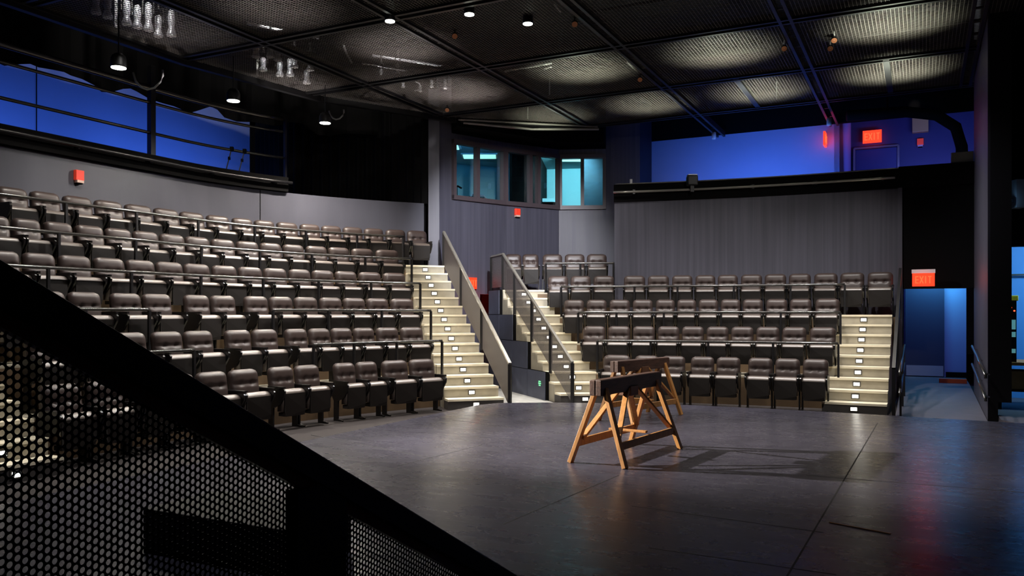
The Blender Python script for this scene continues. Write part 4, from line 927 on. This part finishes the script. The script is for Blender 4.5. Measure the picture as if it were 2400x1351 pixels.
# ------------------------------------------------------------------ sawhorses
def sawhorse(label, c, L, wd, yaw, h=.83):
    t = thing('sawhorse', label, 'sawhorse', (c[0], c[1], .12), yaw, 'wooden sawhorses on the stage')
    hx = L/2; wy = wd/2
    m = MB()
    for s in (-1, 1): m.box((0, s*.034, h-.075), (hx+.06, 0, 0), (0, .030, 0), (0, .0, .075))
    m.box((0, 0, h-.004), (hx+.05, 0, 0), (0, .05, 0), (0, 0, .008)); lpart(m, 'top_beam', M_stain, t, False, .006)
    m = MB(); m.prism([(-.09, -.078), (.09, -.078), (.09, .078), (-.09, .078)], h-.20, h-.10); lpart(m, 'gusset', M_stain2, t, False, .004)
    for s in (-1, 1):
        for e in (-1, 1):
            m = MB(); m.bar((e*(hx-.06), s*.045, h-.08), (e*(hx+.02), s*wy, .0), .042, .065, (1, 0, 0)); lpart(m, 'leg', M_pine, t, False, .004)
        def y_at(z): return s*(.045+(wy-.045)*(1-z/(h-.08)))
        m = MB(); z = .20; m.bar((-hx+.0, y_at(z)-s*.0, z), (hx, y_at(z), z), .028, .075); lpart(m, 'stretcher', M_pine, t, False, .004)
        for e in (-1, 1):
            m = MB(); z0, z1 = .24, h-.12; m.bar((e*(hx-.03), y_at(z0)-s*.022, z0), (e*.10, y_at(z1)-s*.02, z1), .026, .055, (0, 1, 0)); lpart(m, 'brace', M_pine, t, False, .004)
    m = MB(); m.bar((0, -y_at(.26), .262), (0, y_at(.26), .262), .05, .022); lpart(m, 'spreader', M_pine, t, False, .003)
    return t
sawhorse('nearer golden wooden sawhorse with dark top beam, casting a long shadow', (1.207, 8.53), 1.33, .60, math.atan2(.833, .555))
sawhorse('farther wooden sawhorse standing behind the near one, by the stage edge', (1.83, 11.62), 1.26, .56, math.atan2(.76, .65))
m = MB(); m.bar(atz(1944, 1225, .1225), atz(2088, 1252, .1225), .012, .005); tag(m.build('tape_strip', M_tape), 'thin tan strip lying on the black stage at lower right', 'tape')

# ------------------------------------------------------------------ foreground stair guard of perforated steel
BF = -1.54
def zr(a_): return 1.683-.556*(a_-.96)                # upper edge of the top rail
t = thing('stair_guard', 'large black perforated stair guard sloping down across the left foreground', 'guardrail', W(1.84, BF, .12))
m = MB(); hr = .088; p0 = W(.2, BF, zr(.2)-hr/2); p1 = W(3.7, BF, zr(3.7)-hr/2)
m.box((p0+p1)/2, (p1-p0)/2, Vector((*B, 0))*.024, Vector((0, 0, hr/2))); part(m, 'top_rail', M_fore, t, False, .006)
m = MB(); p0 = W(.2, BF, zr(.2)-hr-.016); p1 = W(3.7, BF, zr(3.7)-hr-.016); m.box((p0+p1)/2, (p1-p0)/2, Vector((*B, 0))*.012, Vector((0, 0, .018))); part(m, 'panel_frame', mat('warm_sheen_edge', rgb(150, 86, 62), .35), t)  # brown lightened to stand for the warm reflection along the lower edge
for a_, wd in ((1.838, .21), (.30, .12), (3.5, .12)):
    m = MB(); zt = zr(a_+wd/2)-.02; m.prism([tuple(W(a_-wd/2, BF-.022).xy), tuple(W(a_+wd/2, BF-.022).xy), tuple(W(a_+wd/2, BF+.022).xy), tuple(W(a_-wd/2, BF+.022).xy)], .12, zt); part(m, 'post', M_fore, t)
def holes(a0, a1, drop, name):
    cs, pv = .0150, .0173; rh = .0066; n = int((a1-a0)/cs); mb = MB(); V = mb.v; Fc = mb.f; Mi = mb.m; TH = .0025
    hexo = []
    for k in range(12):
        th = PI*k/6; # hexagon outline (flat top and bottom) sampled at 12 points
        sect = (th+PI/6) % (PI/3)-PI/6; R0 = pv/2/math.cos((th-PI/2+PI/6) % (PI/3)-PI/6)
        hexo.append((R0*math.cos(th), R0*math.sin(th)))
    circ = [(rh*math.cos(PI*k/6), rh*math.sin(PI*k/6)) for k in range(12)]
    for i in range(n+1):
        a_ = a0+cs*i; top = zr(a_)-hr-.01; zz = top-.5*pv*(i % 2)
        zbase = math.floor(zz/pv)*pv+(.5*pv if i % 2 else 0); zlow = max(.15, zr(a_)-drop)
        z = zbase
        while z > zlow:
            c = W(a_, BF, z); b0 = len(V)
            for (x, y) in hexo: V.append((c.x+A[0]*x, c.y+A[1]*x, z+y))
            for (x, y) in circ: V.append((c.x+A[0]*x, c.y+A[1]*x, z+y))
            for (x, y) in circ: V.append((c.x+A[0]*x-B[0]*TH, c.y+A[1]*x-B[1]*TH, z+y))
            for k in range(12):
                k2 = (k+1) % 12
                Fc.append((b0+k, b0+k2, b0+12+k2, b0+12+k)); Fc.append((b0+12+k, b0+12+k2, b0+24+k2, b0+24+k)); Mi.extend((0, 0))
            z -= pv
    part(mb, name, M_perfF, t)
M_perfF = mat('black_perforated_steel', rgb(10, 9, 9), .32, spec=.6)
holes(.36, 1.74, .92, 'perforated_panel'); holes(1.94, 3.44, .80, 'perforated_panel')
# low black platform on the stage seen through the guard
m = MB(); p = atz(335, 1290, .12); u = Vector((*B, 0)); q = p+u*1.15
m.prism([tuple(p.xy), tuple(q.xy), tuple((q+Vector((*A, 0))*.6).xy), tuple((p+Vector((*A, 0))*.6).xy)], .12, .38); tag(m.build('low_platform', mat('worn_black_paint', rgb(24, 22, 22), .6, var=.3, vscale=6), bevel=.006), 'low black platform on the stage behind the perforated guard', 'platform')
